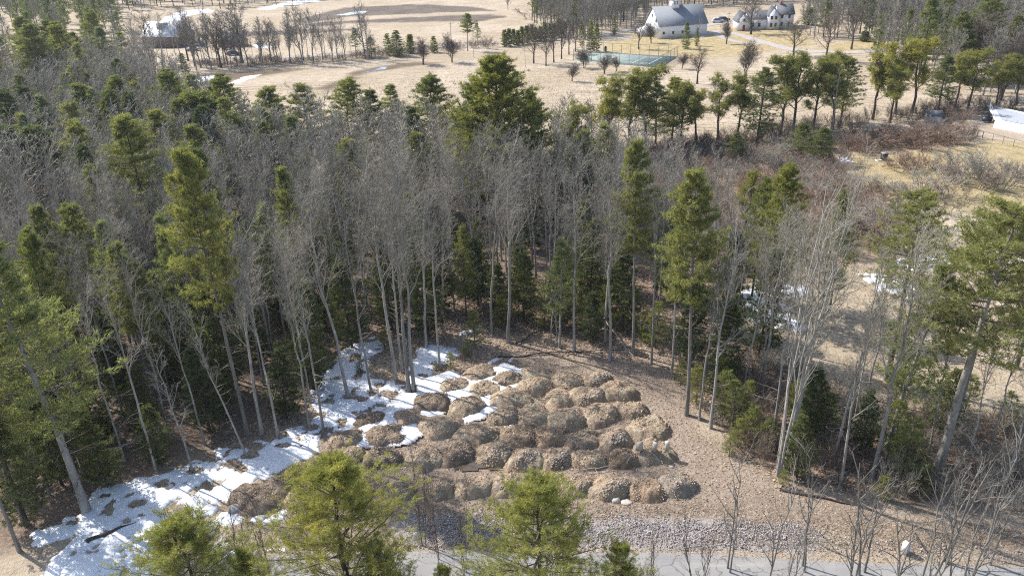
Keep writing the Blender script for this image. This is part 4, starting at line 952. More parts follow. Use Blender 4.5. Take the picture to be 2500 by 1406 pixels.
log(1530, 1130, 1545, 1105, .05, 'small stick standing in the second mound row', 'wood_grey', .6, 1.5, 1, 11, 'dead_branch', 'branch')
log(1700, 1010, 1735, 1035, .05, 'thin grey stick on the leaves by the right edge of the clearing', 'wood_grey', .1, .1, 2, 12, 'dead_branch', 'branch')
log(1420, 1148, 1500, 1135, .05, 'thin stick among stones behind the stony front mound', 'wood_grey', .4, .4, 2, 13, 'dead_branch', 'branch')

def scatter(poly, n, rng):
    poly = np.array(poly); a = poly.min(0); b = poly.max(0); out = np.zeros((0, 2))
    while len(out) < n:
        p = rng.uniform(a, b, (n * 2, 2)); out = np.concatenate([out, p[sdf(p, poly) > 0]])
    return out[:n]
rng = np.random.RandomState(3)
rip = GP([(1010, 1272), (1100, 1262), (1500, 1268), (1940, 1282), (1975, 1300), (1960, 1338), (1600, 1338), (1400, 1334), (1020, 1332)])
p = scatter(GP([(960, 1262), (1100, 1250), (1500, 1256), (1960, 1272), (2010, 1300), (1990, 1345), (1600, 1346), (1400, 1342), (980, 1340)]), 30000, rng); dd = sdf(p, np.array(rip)) + 1.1 * fbm(p[:, 0] / 1.6, p[:, 1] / 1.6, 8, 4) + .5 * rng.normal(size=len(p)); p = p[dd > .1]; p = p[rng.rand(len(p)) < np.clip(.75 + 1.0 * fbm(p[:, 0] / 2.2, p[:, 1] / .9, 5, 4), .3, 1)]; p2 = scatter(GP([(1960, 1300), (2500, 1345), (2600, 1380), (2200, 1362), (1980, 1345)]), 700, rng)
p3 = scatter(GP([(850, 1240), (1700, 1238), (1740, 1262), (850, 1270)]), 500, rng); p = np.concatenate([p, p2, p3])
g = Geo(); rad = rng.uniform(.025, .065, len(p)) * np.where(rng.rand(len(p)) < .07, 1.8, 1)
g.blobrocks(np.column_stack([p, terrain(p[:, 0], p[:, 1]) + rad * .3 + rng.rand(len(p)) * .1]), rad, rng)
m = NT('crushed_rock', .9, .2); c = m.ramp(m.noise(3.3, 3, .7), [(.3, (.20, .175, .165)), (.5, (.37, .335, .32)), (.7, (.55, .51, .49))]); m.col(c); M['crush'] = m.m
tag(link('crushed_rock', g.mesh('crushed_rock', m.m)), 'band of grey crushed rock between the mounds and the road', 'rocks', kind='stuff')
# curled leaves and small sticks over the clearing and the wood floor
def litter_sheet(name, poly, n, seed, label, sz=(.05, .13)):
    rng = np.random.RandomState(seed); p = scatter(poly, n, rng); z = terrain(p[:, 0], p[:, 1]) + rng.uniform(.01, .07, n); a = rng.uniform(0, 6.28, n); s_ = rng.uniform(*sz, n)
    c = np.column_stack([p, z]); u = np.stack([np.cos(a), np.sin(a), rng.normal(size=n) * .4], 1) * s_[:, None]; v = np.stack([-np.sin(a), np.cos(a), rng.normal(size=n) * .4], 1) * s_[:, None] * .7
    V = np.stack([c - u, c - v, c + u, c + v], 1).reshape(-1, 3); g = Geo(); g.add(V, q=np.arange(4 * n).reshape(-1, 4)); 
    m = NT(name + '_colour', .9, .1); m.col(m.ramp(m.noise(2.7, 2, .8), [(.3, (.17, .115, .078)), (.5, (.36, .255, .175)), (.7, (.56, .44, .33))])); 
    tag(link(name, g.mesh(name, m.m)), label, 'leaves', kind='stuff')
litter_sheet('fallen_leaves', CLEAR[0], 26000, 5, 'brown fallen leaves strewn over the clearing', (.03, .095))
litter_sheet('verge_leaves', GP([(620, 1335), (1150, 1325), (1500, 1335), (2000, 1350), (2600, 1375), (2600, 1405), (2000, 1378), (1500, 1362), (1150, 1356), (640, 1385)]), 3500, 15, 'brown leaves blown along the edge of the road', (.02, .06))
litter_sheet('forest_leaves', GP([(300, 1250), (900, 840), (900, 700), (1650, 650), (1800, 900), (2400, 1200), (1900, 1200), (1600, 880), (1240, 860), (1000, 960), (600, 1150)]), 26000, 6, 'brown fallen leaves covering the wood floor', (.07, .16))
# tufts of dead grass
def grass(name, polys, n, L, seed, mat, label, wd=.03, sp=.5, feather=1.5):
    rng = np.random.RandomState(seed); g = Geo()
    for pl, k in zip(polys, n):
        p = scatter(pl, k, rng); dd = sdf(p, np.array(pl)); p = p[dd > rng.rand(k) ** 1.3 * feather]; k = len(p); g.tufts(np.column_stack([p, terrain(p[:, 0], p[:, 1])]), np.tile([0, 0, 1.0], (k, 1)), 5, L, wd, sp, rng)
    tag(link(name, g.mesh(name, mat)), label, 'grass', kind='stuff')
M['weeds'] = plain('dead_weeds', (.34, .25, .175), .9, .3, 2)
grass('dead_grass', [GP([(1750, 1230), (2600, 1290), (2600, 1370), (1700, 1345)]), GP([(850, 1225), (1750, 1225), (1750, 1270), (850, 1268)]), GP([(560, 1290), (720, 1280), (1000, 1335), (600, 1340)])], [5000, 3500, 900], .16, 8, M['dead_grass'], 'dry tan grass along the roadside verge')
M['straw'] = plain('straw', (.50, .40, .28), .9, .15, .6)
grass('field_grass', [GP([(480, 300), (700, 200), (1300, 160), (1900, 220), (1900, 330), (1400, 340), (700, 260)]), GP([(2000, 640), (2600, 700), (2600, 1000), (2250, 980), (2050, 930)])], [16000, 6000], .20, 9, M['straw'], 'dry straw coloured grass tussocks of the fields', .07, .7, feather=25)
grass('weeds', [BRUSH[0]], [9000], .8, 10, M['weeds'], 'reddish brown dead weeds on the wet ground beyond the wood', .05, .35)

# ------------------------------------------------------------------ trees
proto_bare('bare_tall', [1, 2, 3, 4, 5, 6], 'bark_grey', 'twig', h=19, bole=.44, spread=.25, tr=.15, twigr=.010, dens=1.0, cang=(.35, .85))
proto_bare('bare_slim', [11, 12, 13, 14], 'bark_grey', 'twig', h=18, bole=.50, spread=.19, tr=.10, twigr=.009, dens=.85, cang=(.3, .6), dead=10)
proto_bare('bare_multi', [21, 22, 23], 'bark_grey', 'twig', h=17, bole=.36, spread=.24, tr=.12, twigr=.009, dens=.58, stems=3, cang=(.35, .8))
proto_bare('bare_fork', [31, 32], 'bark_grey', 'twig', h=20, bole=.46, spread=.25, tr=.17, twigr=.009, dens=.8, fork=True, cang=(.3, .75))
proto_bare('bare_white', [41, 42, 43], 'bark_pale', 'bark_pale', h=15, bole=.35, spread=.18, tr=.10, twigr=.009, dens=.7, cang=(.4, .9), dead=8)
proto_bare('bare_open', [51, 52, 53], 'bark_dark', 'twig_dark', h=13, bole=.22, spread=.42, tr=.24, twigr=.022, cang=(.5, .95))
proto_bare('bare_wide', [61, 62], 'bark_dark', 'twig_dark', h=12, bole=.2, spread=.5, tr=.22, twigr=.022, stems=3, cang=(.5, .9))
proto_bare('sapling_bare', [71, 72, 73, 74], 'twig_dark', 'twig_dark', h=9, bole=.15, spread=.26, tr=.045, twigr=.006, dens=.5, stems=3, cang=(.3, .7))
proto_bare('shrub_tree', [81, 82, 83, 84], 'bark_mid', 'bark_mid', h=8, bole=.22, spread=.38, tr=.075, twigr=.0065, dens=.45, stems=2, cang=(.5, 1.0))
proto_pine('pine_tall', [1, 2, 3], 'bark_mid', 'pine', h=22, low=.5, wid=.17, n_t=7, tl=.34, tw=.075, gap=.42, kb=8, dead=16, sparse=.18, shape=.8)
proto_pine('pine_full', [5, 6, 7], 'bark_dark', 'pine_deep', h=20, low=.2, wid=.27, n_t=6, tl=.36, tw=.085, gap=.6, kb=7, shape=.9)
proto_pine('pine_olive', [35, 36, 37], 'bark_dark', 'pine', h=20, low=.25, wid=.27, n_t=6, tl=.36, tw=.085, gap=.55, kb=7, shape=.95, sparse=.22)
proto_pine('pine_near', [8, 9, 10], 'bark_dark', 'pine_near', h=14, low=.15, wid=.36, n_t=12, tl=.24, tw=.026, gap=.42, kb=10, shape=.8, asc=.55, tr=.16, sparse=.2, kt=4)
proto_pine('pine_pale', [15, 16], 'bark_grey', 'hazy', h=20, low=.35, wid=.20, n_t=6, tl=.36, tw=.08, gap=.6, kb=6, sparse=.2)
proto_pine('big_pine', [18, 19], 'bark_mid', 'pine', h=24, low=.5, wid=.25, n_t=8, tl=.34, tw=.06, gap=.55, kb=9, shape=.65, tr=.34, asc=.25, sparse=.34, dead=26)
proto_pine('pitch_pine', [1, 2, 3, 4, 5, 6, 7], 'bark_dark', 'pitch', fn=clump_pine, h=11, low=.30, wid=.27, nl=12, n_t=6)
proto_pine('grand_pine', [25], 'bark_dark', 'pine_deep', h=24, low=.12, wid=.30, n_t=8, tl=.36, tw=.075, gap=.42, kb=9, shape=.72, tr=.35, asc=.6, sparse=.15, dead=4, kt=5)
proto_pine('hemlock', [1, 2, 3], 'bark_dark', 'hemlock', fn=conifer, h=12, low=.1, wid=.22, tl=.22, tw=.08)
proto_pine('spruce', [4, 5], 'bark_dark', 'pine_deep', fn=conifer, h=12, low=.05, wid=.2, tl=.3, tw=.08, dens=.8)
proto_pine('young_fir', [7, 8, 9], 'bark_dark', 'sapling', fn=conifer, h=5, low=.12, wid=.30, tl=.16, tw=.035, dens=1.05, kb=5, tr=.05)
proto_pine('cedar', [10, 11], 'bark_dark', 'pine_deep', fn=conifer, h=7, low=.03, wid=.17, droop=.6, tl=.22, tw=.07, dens=1.2, shape=.75)
SHR = {}
for kind, mt, kw in (('red', 'twig_red', dict(h=2.4, wid=2.6, stems=30, twigr=.015)), ('grey', 'twig', dict(h=3.0, wid=2.6, stems=28, twigr=.015)), ('tan', 'twig_tan', dict(h=2.6, wid=2.6, stems=28, twigr=.015)), ('dark', 'twig_dark', dict(h=2.6, wid=2.4, stems=24, twigr=.010))):
    SHR[kind] = [shrub(s + 90, **kw).mesh(kind + '_shrub', M[mt]) for s in range(3)]

NAMES = {'bare_tall': ('bare_tree', 'bare tree'), 'bare_slim': ('bare_tree', 'bare tree'), 'bare_multi': ('bare_tree', 'bare tree'), 'bare_fork': ('bare_tree', 'bare tree'), 'bare_white': ('bare_tree', 'bare tree'),
         'bare_open': ('bare_tree', 'bare tree'), 'bare_wide': ('bare_tree', 'bare tree'), 'sapling_bare': ('bare_sapling', 'sapling'), 'shrub_tree': ('bare_sapling', 'sapling'),
         'pine_tall': ('pine_tree', 'pine tree'), 'pine_full': ('pine_tree', 'pine tree'), 'pine_olive': ('pine_tree', 'pine tree'), 'pine_near': ('pine_tree', 'pine tree'), 'pine_pale': ('pine_tree', 'pine tree'), 'big_pine': ('pine_tree', 'pine tree'), 'grand_pine': ('pine_tree', 'pine tree'),
         'pitch_pine': ('pitch_pine', 'pine tree'), 'hemlock': ('hemlock_tree', 'hemlock'), 'spruce': ('spruce_tree', 'spruce'), 'young_fir': ('young_fir', 'fir'), 'cedar': ('cedar_tree', 'cedar')}
prng = random.Random(5)
COUNT = {}
def plant(kind, x, y, h, label, group=None, v=None, wide=1.0, rz=None, lean=(0, 0)):
    P = PROTO[kind]; p = P[prng.randrange(len(P)) if v is None else v % len(P)]; nm, cat = NAMES[kind]
    s_ = h / p['h']; ws = s_ ** .85 * wide if s_ < 1.6 else s_ * wide
    r = empty(nm, x, y, tz(x, y), prng.uniform(0, 6.28) if rz is None else rz)
    r.scale = (ws, ws, s_)
    if lean != (0, 0): r.rotation_mode = 'ZYX'; r.rotation_euler = (lean[1], lean[0], r.rotation_euler[2])
    tag(r, label, cat, group)
    for pn, me in p['parts']: link(pn, me, r)
    COUNT[nm] = COUNT.get(nm, 0) + 1; HERO.append((x, y))
    return r
HERO = []
FILL = []
LAND = []
def byfoot(kind, px, py, top, label, group=None, **k):
    x, y = G(px, py); return plant(kind, x, y, height_for(x, y, top), label, group, **k)
def fill(r, word, h=None):
    FILL.append((r, word)); return r
def bytop(kind, px, py, h, label, group=None, **k):
    x, y = G(px, py, h); return plant(kind, x, y, h, label, group, **k)
def bush(kind, px, py, h, wd, label, group=None, name='shrub', v=None):
    x, y = G(px, py); me = SHR[kind][prng.randrange(3) if v is None else v]
    o = link(name, me, loc=(x, y, tz(x, y)), rot=(0, 0, prng.uniform(0, 6.28)), sc=(wd / 3.4, wd / 3.4, h / 2.8)); tag(o, label, 'shrub', group); return o

# --- trees one can point at: rim of the clearing
byfoot('bare_fork', 1240, 836, 385, 'tall forked bare tree with pale stem standing alone at the back edge of the clearing', v=0, rz=0.2, lean=(.06, 0))
byfoot('bare_tall', 1200, 816, 430, 'dark slender bare tree just left of the forked one behind the clearing', v=0)
byfoot('bare_tall', 1402, 856, 430, 'straight bare tree behind the back mounds, right of the forked tree', v=1)
byfoot('bare_tall', 1490, 880, 420, 'bare tree with flared foot at the back right of the clearing', v=2)
byfoot('pine_tall', 1545, 866, 345, 'tall dark stemmed pine with a narrow green top behind the clearing, its crown against the red brush', v=0, wide=.65)
byfoot('bare_slim', 1590, 888, 480, 'thin bare tree between the narrow topped pine and the right woods', v=0)
byfoot('bare_slim', 1640, 915, 470, 'dark thin bare tree at the right back corner of the clearing', v=1)
byfoot('pine_tall', 1676, 1012, 412, 'bright yellow green pine with a long bare pale trunk at the right rim of the clearing', v=1, wide=.8)
byfoot('bare_white', 1735, 1045, 560, 'whitish crooked bare tree right of the bright pine trunk', v=0)
byfoot('bare_slim', 1707, 1025, 640, 'very thin sapling close behind the bright pine trunk', v=2)
byfoot('bare_multi', 1898, 1155, 470, 'pale bare tree of several stems spreading before the snow patch, right of the young firs', v=0, rz=1.0)
byfoot('bare_fork', 1918, 1145, 430, 'tall leaning bare tree standing against the several stemmed pale one', v=1, lean=(.05, 0), rz=1.0, wide=.75)
byfoot('bare_slim', 1890, 1050, 560, 'bare tree with thin straight stem left behind the pale many stemmed tree', v=3)
byfoot('bare_tall', 1930, 1110, 540, 'bare grey tree close behind the leaning bare tree on the right', v=3)
byfoot('bare_slim', 2035, 1130, 640, 'dark bent bare tree in the gap right of the pale many stemmed tree', v=2, lean=(.05, 0))
byfoot('bare_tall', 2128, 1170, 620, 'bare tree with a light stem left of the second big pine', v=4, lean=(.04, 0))
byfoot('pine_pale', 2165, 1095, 640, 'sparse leaning pine with bare lower trunk between pale bare tree and great pine', v=0, wide=1.0, lean=(.06, 0))
byfoot('big_pine', 2283, 1165, 505, 'great leaning pine with a thick grey trunk and broad yellow green crown at the right edge', v=0, wide=1.15, lean=(.05, 0), rz=.4)
byfoot('big_pine', 2318, 1075, 520, 'broad pine close behind the great leaning pine, its crown filling the right edge', v=1, wide=1.1, rz=2.0)
byfoot('big_pine', 2165, 930, 468, 'yellow green pine with long separate limbs left of the great leaning pine, over the snow strip', v=0, wide=.95, rz=3.4)
byfoot('pine_full', 2480, 900, 480, 'dense pine cut by the right edge behind the great leaning pine', v=1, wide=.9)
byfoot('pine_full', 1885, 780, 395, 'green pine behind the tangle of pale bare trees, above the square snow patch', v=0, wide=.8)
byfoot('pine_full', 1835, 730, 440, 'olive green pine left behind the square snow patch', v=2, wide=.75)
byfoot('pine_full', 2025, 760, 470, 'dark rounded green pine right behind the square snow patch', v=1, wide=.7)
byfoot('bare_white', 1815, 960, 640, 'thin whitish tree with broken limbs behind the young firs', v=1)
byfoot('bare_tall', 1860, 940, 560, 'thick dark trunk rising in shade behind the young firs right of the clearing', v=5)
# --- left of the clearing, by their feet in the snow
for i, (px, py, tp, kind, lb) in enumerate([
    (640, 1060, 600, 'bare_tall', 'bare tree standing at the snow edge left of centre, thick grey stem'),
    (602, 1112, 760, 'bare_slim', 'slender pale birch leaning over the middle of the snow'),
    (678, 1065, 600, 'bare_slim', 'thin straight tree at the wood edge behind the snow, right of the pale birch'),
    (756, 1045, 640, 'bare_slim', 'left one of two tree stems rising side by side from the snow'),
    (790, 1052, 600, 'bare_slim', 'right one of two tree stems rising side by side from the snow'),
    (850, 968, 480, 'bare_tall', 'leaning bare tree with its foot in the snow above the dark mounds'),
    (907, 958, 500, 'bare_slim', 'bare tree with dark foot between snow patches, right of the leaning one'),
    (967, 928, 440, 'bare_tall', 'bare tree left of the cluster of three at the snowy mound edge'),
    (982, 910, 430, 'bare_slim', 'slimmer bare stem behind the cluster of three at the mound edge'),
    (999, 958, 400, 'bare_tall', 'left stem of the close pair at the snowy mound edge'),
    (1012, 958, 420, 'bare_tall', 'right stem of the close pair at the snowy mound edge'),
    (1041, 850, 470, 'bare_tall', 'bare tree with mossy foot above the small snow field'),
    (1074, 900, 470, 'bare_slim', 'thin bare tree at the right edge of the small snow field'),
    (470, 1148, 840, 'bare_white', 'small twisted whitish tree alone on the snow edge'),
    (500, 1085, 700, 'bare_slim', 'thin tree in shade behind the small twisted whitish tree'),
    (1110, 760, 460, 'bare_slim', 'dark straight tree deep behind the small fir at the clearing'),
    (1345, 835, 640, 'bare_white', 'short thin bare stem right of the forked tree'),
    (1360, 835, 690, 'bare_white', 'small dead stem with stubs right of the forked tree')]):
    byfoot(kind, px, py, tp, lb, v=i, lean=(-.18, 0) if px == 602 else ((-.07, 0) if px in (850, 907) else (0, 0)))
byfoot('pine_tall', 606, 1065, 366, 'tall yellow green pine with a long bare trunk left of centre, standing above the bare wood', v=2, wide=.68)
byfoot('pine_pale', 212, 1248, 575, 'thick trunked pine at the left with its pale green crown by the left edge', v=0, wide=1.2)
byfoot('pine_tall', 48, 1345, 800, 'leaning pine trunk in the lower left corner', v=1, wide=.7)
byfoot('pine_tall', 385, 1000, 590, 'pine with two tone green top over a bare trunk, left of the tall yellow green pine', v=1, wide=.7)
byfoot('pine_tall', 428, 1010, 640, 'thin half bare pine beside the two tone topped pine', v=0, wide=.5)
byfoot('pine_olive', 398, 690, 283, 'broad bright yellow green pine standing alone above the bare wood on the left', v=0, wide=1.25)
byfoot('grand_pine', 1225, 545, 138, 'great dense green pine rising in the middle, before the pale field', v=0, wide=1.3, rz=1.1)
byfoot('pine_full', 1300, 540, 228, 'green pine leaning against the right of the great middle pine', v=2, wide=1.0)
byfoot('pine_full', 1165, 545, 195, 'green pine joined to the left side of the great middle pine', v=1, wide=.95)
byfoot('pitch_pine', 1398, 500, 270, 'rounded small pine at the wood corner right of the great middle pine', v=0)
for i, (px, tp, h, kind, wd, lb) in enumerate([
    (1052, 178, 19, 'pine_full', .8, 'dark pointed pine top left of the great middle pine, over the pale field'),
    (835, 195, 17, 'pine_full', .9, 'dark green pine top above the bare wood, against the curved mown rows'),
    (735, 202, 17, 'pine_olive', .8, 'slim olive pine standing between two broader ones at the far wood edge'),
    (648, 215, 17, 'pine_olive', 1.0, 'broad pale olive pine at the far wood edge, left of the slim one'),
    (545, 183, 18, 'pine_full', .85, 'tall open armed pine at the far wood edge beside the snow streaks'),
    (478, 232, 16, 'cedar', 1.5, 'dense dull green cedar at the far wood edge left of the open armed pine'),
    (590, 290, 13, 'cedar', 1.2, 'small yellowish cedar at the foot of the far wood edge pines'),
    (412, 172, 17, 'pine_full', .9, 'soft green pine left of the snow streaks'),
    (288, 142, 15, 'pine_full', .9, 'bushy blue green pine below the tall trunked pines of the upper left'),
    (325, 195, 13, 'pine_full', .8, 'smaller green pine right below the bushy blue green one'),
    (30, 305, 19, 'hemlock', 1.0, 'dark hemlock top at the left edge, the left of a pair'),
    (78, 303, 19, 'hemlock', 1.0, 'dark hemlock top near the left edge, the right of a pair'),
    (205, 352, 18, 'hemlock', .9, 'dark hemlock left of the broad bright pine'),
    (215, 400, 17, 'pine_full', .6, 'narrow olive pine just below left of the broad bright pine'),
    (478, 355, 22, 'hemlock', .7, 'dark narrow hemlock top behind the tall yellow green pine'),
    (690, 410, 19, 'pine_olive', .6, 'small bright pine top poking from the grey branches left of centre'),
    (98, 505, 18, 'pine_olive', .6, 'dull yellow pine top in the left wood'),
    (165, 495, 18, 'pine_olive', .75, 'pale olive pine top in the left wood, broader than its neighbours'),
    (235, 540, 18, 'pine_pale', .7, 'pale green pine top below the pale olive one in the left wood'),
    (45, 560, 19, 'pine_full', .6, 'dark green pine top at the left edge above the thick trunked pine'),
    (1125, 550, 12, 'pine_olive', .55, 'small yellow green pine deep in the middle of the wood'),
    (1365, 580, 13, 'pine_pale', .8, 'pale soft green pine in the middle wood behind the clearing'),
    (1000, 470, 15, 'pine_pale', .6, 'faint green pine hidden in the bare branches of the centre'),
    (380, 520, 19, 'pine_pale', .6, 'yellowish pine with drooping side boughs beside the tall yellow green pine'),
    (640, 500, 17, 'pine_pale', .6, 'faint greenish pine right of the tall yellow green pine'),
    (1830, 430, 9, 'pitch_pine', .8, 'small round pine on the reddish ground left of the paired pine tops'),
    (960, 205, 15, 'pine_pale', .8, 'pale pine behind the bare crown left of the dark pointed pine'),
    (900, 215, 15, 'pine_full', .7, 'small pine in the far wood edge behind the domed bare crowns')]):
    bytop(kind, px, tp, h, lb, v=i, wide=wd * (1.7 if tp < 340 and kind != 'cedar' else 1.15))
# --- foreground pines and saplings by the road
bytop('pine_near', 800, 1110, 14.5, 'large bright pine in the foreground left of centre, its foot below the picture', v=0, wide=1.35, rz=.3)
bytop('pine_near', 1322, 1168, 14, 'yellow tipped foreground pine right of centre, its foot below the picture', v=1, wide=1.25, rz=1.3)
bytop('pine_near', 440, 1265, 12, 'foreground pine with upright tips over the snow at lower left', v=2, wide=1.4)
bytop('pine_near', 905, 1330, 10, 'low leaning pine crown at the bottom edge beside the large foreground pine', v=1, wide=.8)
bytop('pine_near', 1530, 1330, 10, 'small pine crown at the bottom edge right of the yellow tipped pine', v=0, wide=.7)
bytop('pine_near', 590, 1350, 9, 'small pine crown at the bottom edge between the left foreground pines', v=2, wide=.7)
bytop('pine_near', 1090, 1385, 8, 'lowest pine tip at the bottom edge between the two main foreground pines', v=0, wide=.6)
FS = [(1800, 1150, 9), (1905, 1190, 9), (2010, 1130, 9.5), (2110, 1205, 9.5), (2170, 1130, 10), (2250, 1230, 9), (2320, 1175, 9.5), (2370, 1100, 10), (2440, 1160, 9), (2490, 1080, 10.5), (2290, 1290, 8), (1720, 1260, 7.5), (1960, 1280, 7.5), (2400, 1270, 8.5)]
for i, (px, tp, h) in enumerate(FS):
    fill(bytop('shrub_tree' if px > 1780 else 'sapling_bare', px, tp, h, 'x', 'bare saplings in front of the road at lower right', v=i, wide=1.15 if px > 2100 else 1.0), 'thin bare sapling')
for i, (px, tp, h, lb) in enumerate([(545, 1215, 8, 'thin bare sapling over the snow at the bottom left'), (620, 1235, 7.5, 'bare sapling right of the one over the snow at bottom left'), (1055, 1160, 8, 'bare thin sapling left in the pair between the two foreground pines'), (1120, 1190, 8, 'bare thin sapling right in the pair between the two foreground pines'),
                                     (1010, 1100, 9, 'pale leaning bare sapling right of the large foreground pine'), (400, 1330, 6, 'small bare sapling at the bottom edge over snow'), (1380, 1210, 8, 'thin dark sapling behind the yellow tipped foreground pine'), (1600, 1280, 6.5, 'thin bare sapling at the bottom edge right of the small pine crown')]):
    bytop('sapling_bare', px, tp, h, lb, v=i, wide=.7)
# --- young firs round the clearing
FIR = [(1160, 845, 760), (1140, 870, 835), (1100, 900, 860), (1225, 800, 720), (1480, 800, 700), (1545, 800, 710), (1600, 850, 740), (1575, 830, 755), (1700, 985, 895), (1790, 1040, 930), (1770, 1000, 900), (1835, 1075, 990), (1800, 1090, 1020), (1870, 1095, 1020), (1760, 960, 870), (1820, 1010, 930), (1780, 1110, 1060),
       (1660, 935, 880), (1910, 1185, 1150), (1960, 1050, 940), (2010, 1070, 960), (2180, 1110, 980), (2200, 1170, 1020), (1940, 1020, 930), (2240, 1210, 1130), (2450, 1050, 960), (2350, 1020, 920), (2150, 1220, 1160), (1330, 800, 700), (1385, 790, 680), (1065, 900, 880), (880, 910, 880), (940, 850, 800), (1015, 960, 940), (1230, 790, 730), (1420, 800, 740)]
for i, (px, py, tp) in enumerate(FIR):
    side = 'among the bare trunks behind the clearing' if px < 1640 and py < 870 else ('at the snowy left rim of the mounds' if px < 1200 else ('in the thicket right of the clearing' if px < 1900 else 'in the shade under the right hand trees'))
    fill(byfoot('young_fir', px, py, tp, 'x', 'young firs ' + side, v=i, wide=1.0), 'young fir')
# --- hemlocks and dark evergreens below the bare crowns
HW = []
for (px, py, tp, lb) in [(245, 1090, 830, 'full dark hemlock in the shade above the fallen pale trunk'), (540, 1010, 800, 'dark hemlock beside the trunk of the tall yellow green pine'), (700, 1020, 850, 'dense hemlock at the wood edge above the snow'), (860, 850, 640, 'dark hemlock left behind the small snow field'),
                         (180, 1050, 860, 'dark hemlock left of the full hemlock, near the thick pine trunk'), (440, 960, 720, 'hemlock in deep shade between the half bare pines'), (1215, 770, 640, 'dark hemlock right behind the slender bare tree, behind the clearing'), (2290, 1060, 900, 'dark evergreen behind the great leaning pine trunk'), (2200, 950, 830, 'dark evergreen before the brown field left of the great pine')]:
    byfoot('hemlock', px, py, tp, lb, wide=1.15)

# --- the woods: individual trees by dart throwing over the ground they stand on
EXC = [GP([(560, 1260), (690, 1150), (770, 1030), (780, 900), (880, 835), (1000, 830), (1240, 830), (1640, 875), (1735, 1045), (1860, 1170), (2500, 1250), (2500, 1500), (560, 1500)]),
       GP([(75, 1345), (230, 1240), (480, 1110), (740, 1030), (700, 1200), (300, 1420), (0, 1420)])]
WPOLY = np.array(FOREST[0]); wrng = np.random.RandomState(17)
def darts(poly, n, dmin, rng, others=(), grow_=0.0, exc=EXC, tries=60000, cond=None):
    poly = np.array(poly); a = poly.min(0); b = poly.max(0); P = rng.uniform(a, b, (tries, 2)); ok = sdf(P, poly) > 0
    for e in exc: ok &= sdf(P, e) < 0
    P = P[ok]; out = []; arr = np.array(list(others)) if len(others) else np.zeros((0, 2)); buf = np.zeros((n + len(arr), 2)); buf[:len(arr)] = arr; m = len(arr)
    for p in P:
        if cond and not cond(p): continue
        d = dmin + grow_ * max(0, p[1] - 80)
        if m and ((buf[:m] - p) ** 2).sum(1).min() < (d if len(out) else d) ** 2: continue
        buf[m] = p; m += 1; out.append(p)
        if len(out) >= n: break
    return out
def w2p(x, y, z=0):
    v = Vector((x, y, z - CAM_H)); d = v.dot(_f); return 1250 + FPX * v.dot(_r) / d, 703 - FPX * v.dot(_u) / d
def visible(p, h):
    a = w2p(p[0], p[1], h); b = w2p(p[0], p[1], 0); return -150 < a[0] < 2650 and a[1] < 1450 and b[1] > -40
NH = {'main': 0}
NB = 300 - COUNT.get('bare_tree', 0) - 78
bare = darts(WPOLY, 2000, 3.0, wrng, HERO, .012, cond=lambda p: visible(p, 18) and p[1] < 240)
bare.sort(key=lambda p: p[0] ** 2 + p[1] ** 2)
print('woods darts', len(bare), 'heroes', len(HERO))
def where(x, y):
    px, py = w2p(x, y)
    a = 'left' if px < 700 else ('middle' if px < 1500 else 'right')
    b = 'near front' if y < 85 else ('heart' if y < 115 else 'far back')
    return a, b
far_b = []
kinds = ['bare_tall', 'bare_slim', 'bare_tall', 'bare_multi', 'bare_tall', 'bare_slim']
n_far = 0
for i, p in enumerate(bare):
    conif = fbm(np.array([p[0] / 16]), np.array([p[1] / 16]), 77, 2)[0]
    upl = p[1] > 150
    if upl and conif > -.25 and p[0] < -45 and wrng.rand() < .3: continue
    if w2p(*p)[0] > 1780 and p[1] < 100 and wrng.rand() < .15: continue
    h = wrng.uniform(14.5, 18.5) * (1 if p[1] < 105 else .82)
    px, _ = w2p(*p)
    if px > 1650: h *= .85
    if i < NB:
        a, b = where(*p); kd = kinds[wrng.randint(len(kinds))]
        fill(plant(kd, p[0], p[1], h, 'x', 'grey bare trees in the %s of the %s wood' % (b, a)), ('tall ' if h > 16.6 * (1 if p[1] < 105 else .82) else 'short ') + {'bare_tall': 'wide crowned bare tree', 'bare_slim': 'slender bare tree', 'bare_multi': 'many stemmed bare tree'}[kd])
    else: far_b.append((p[0], p[1], h))
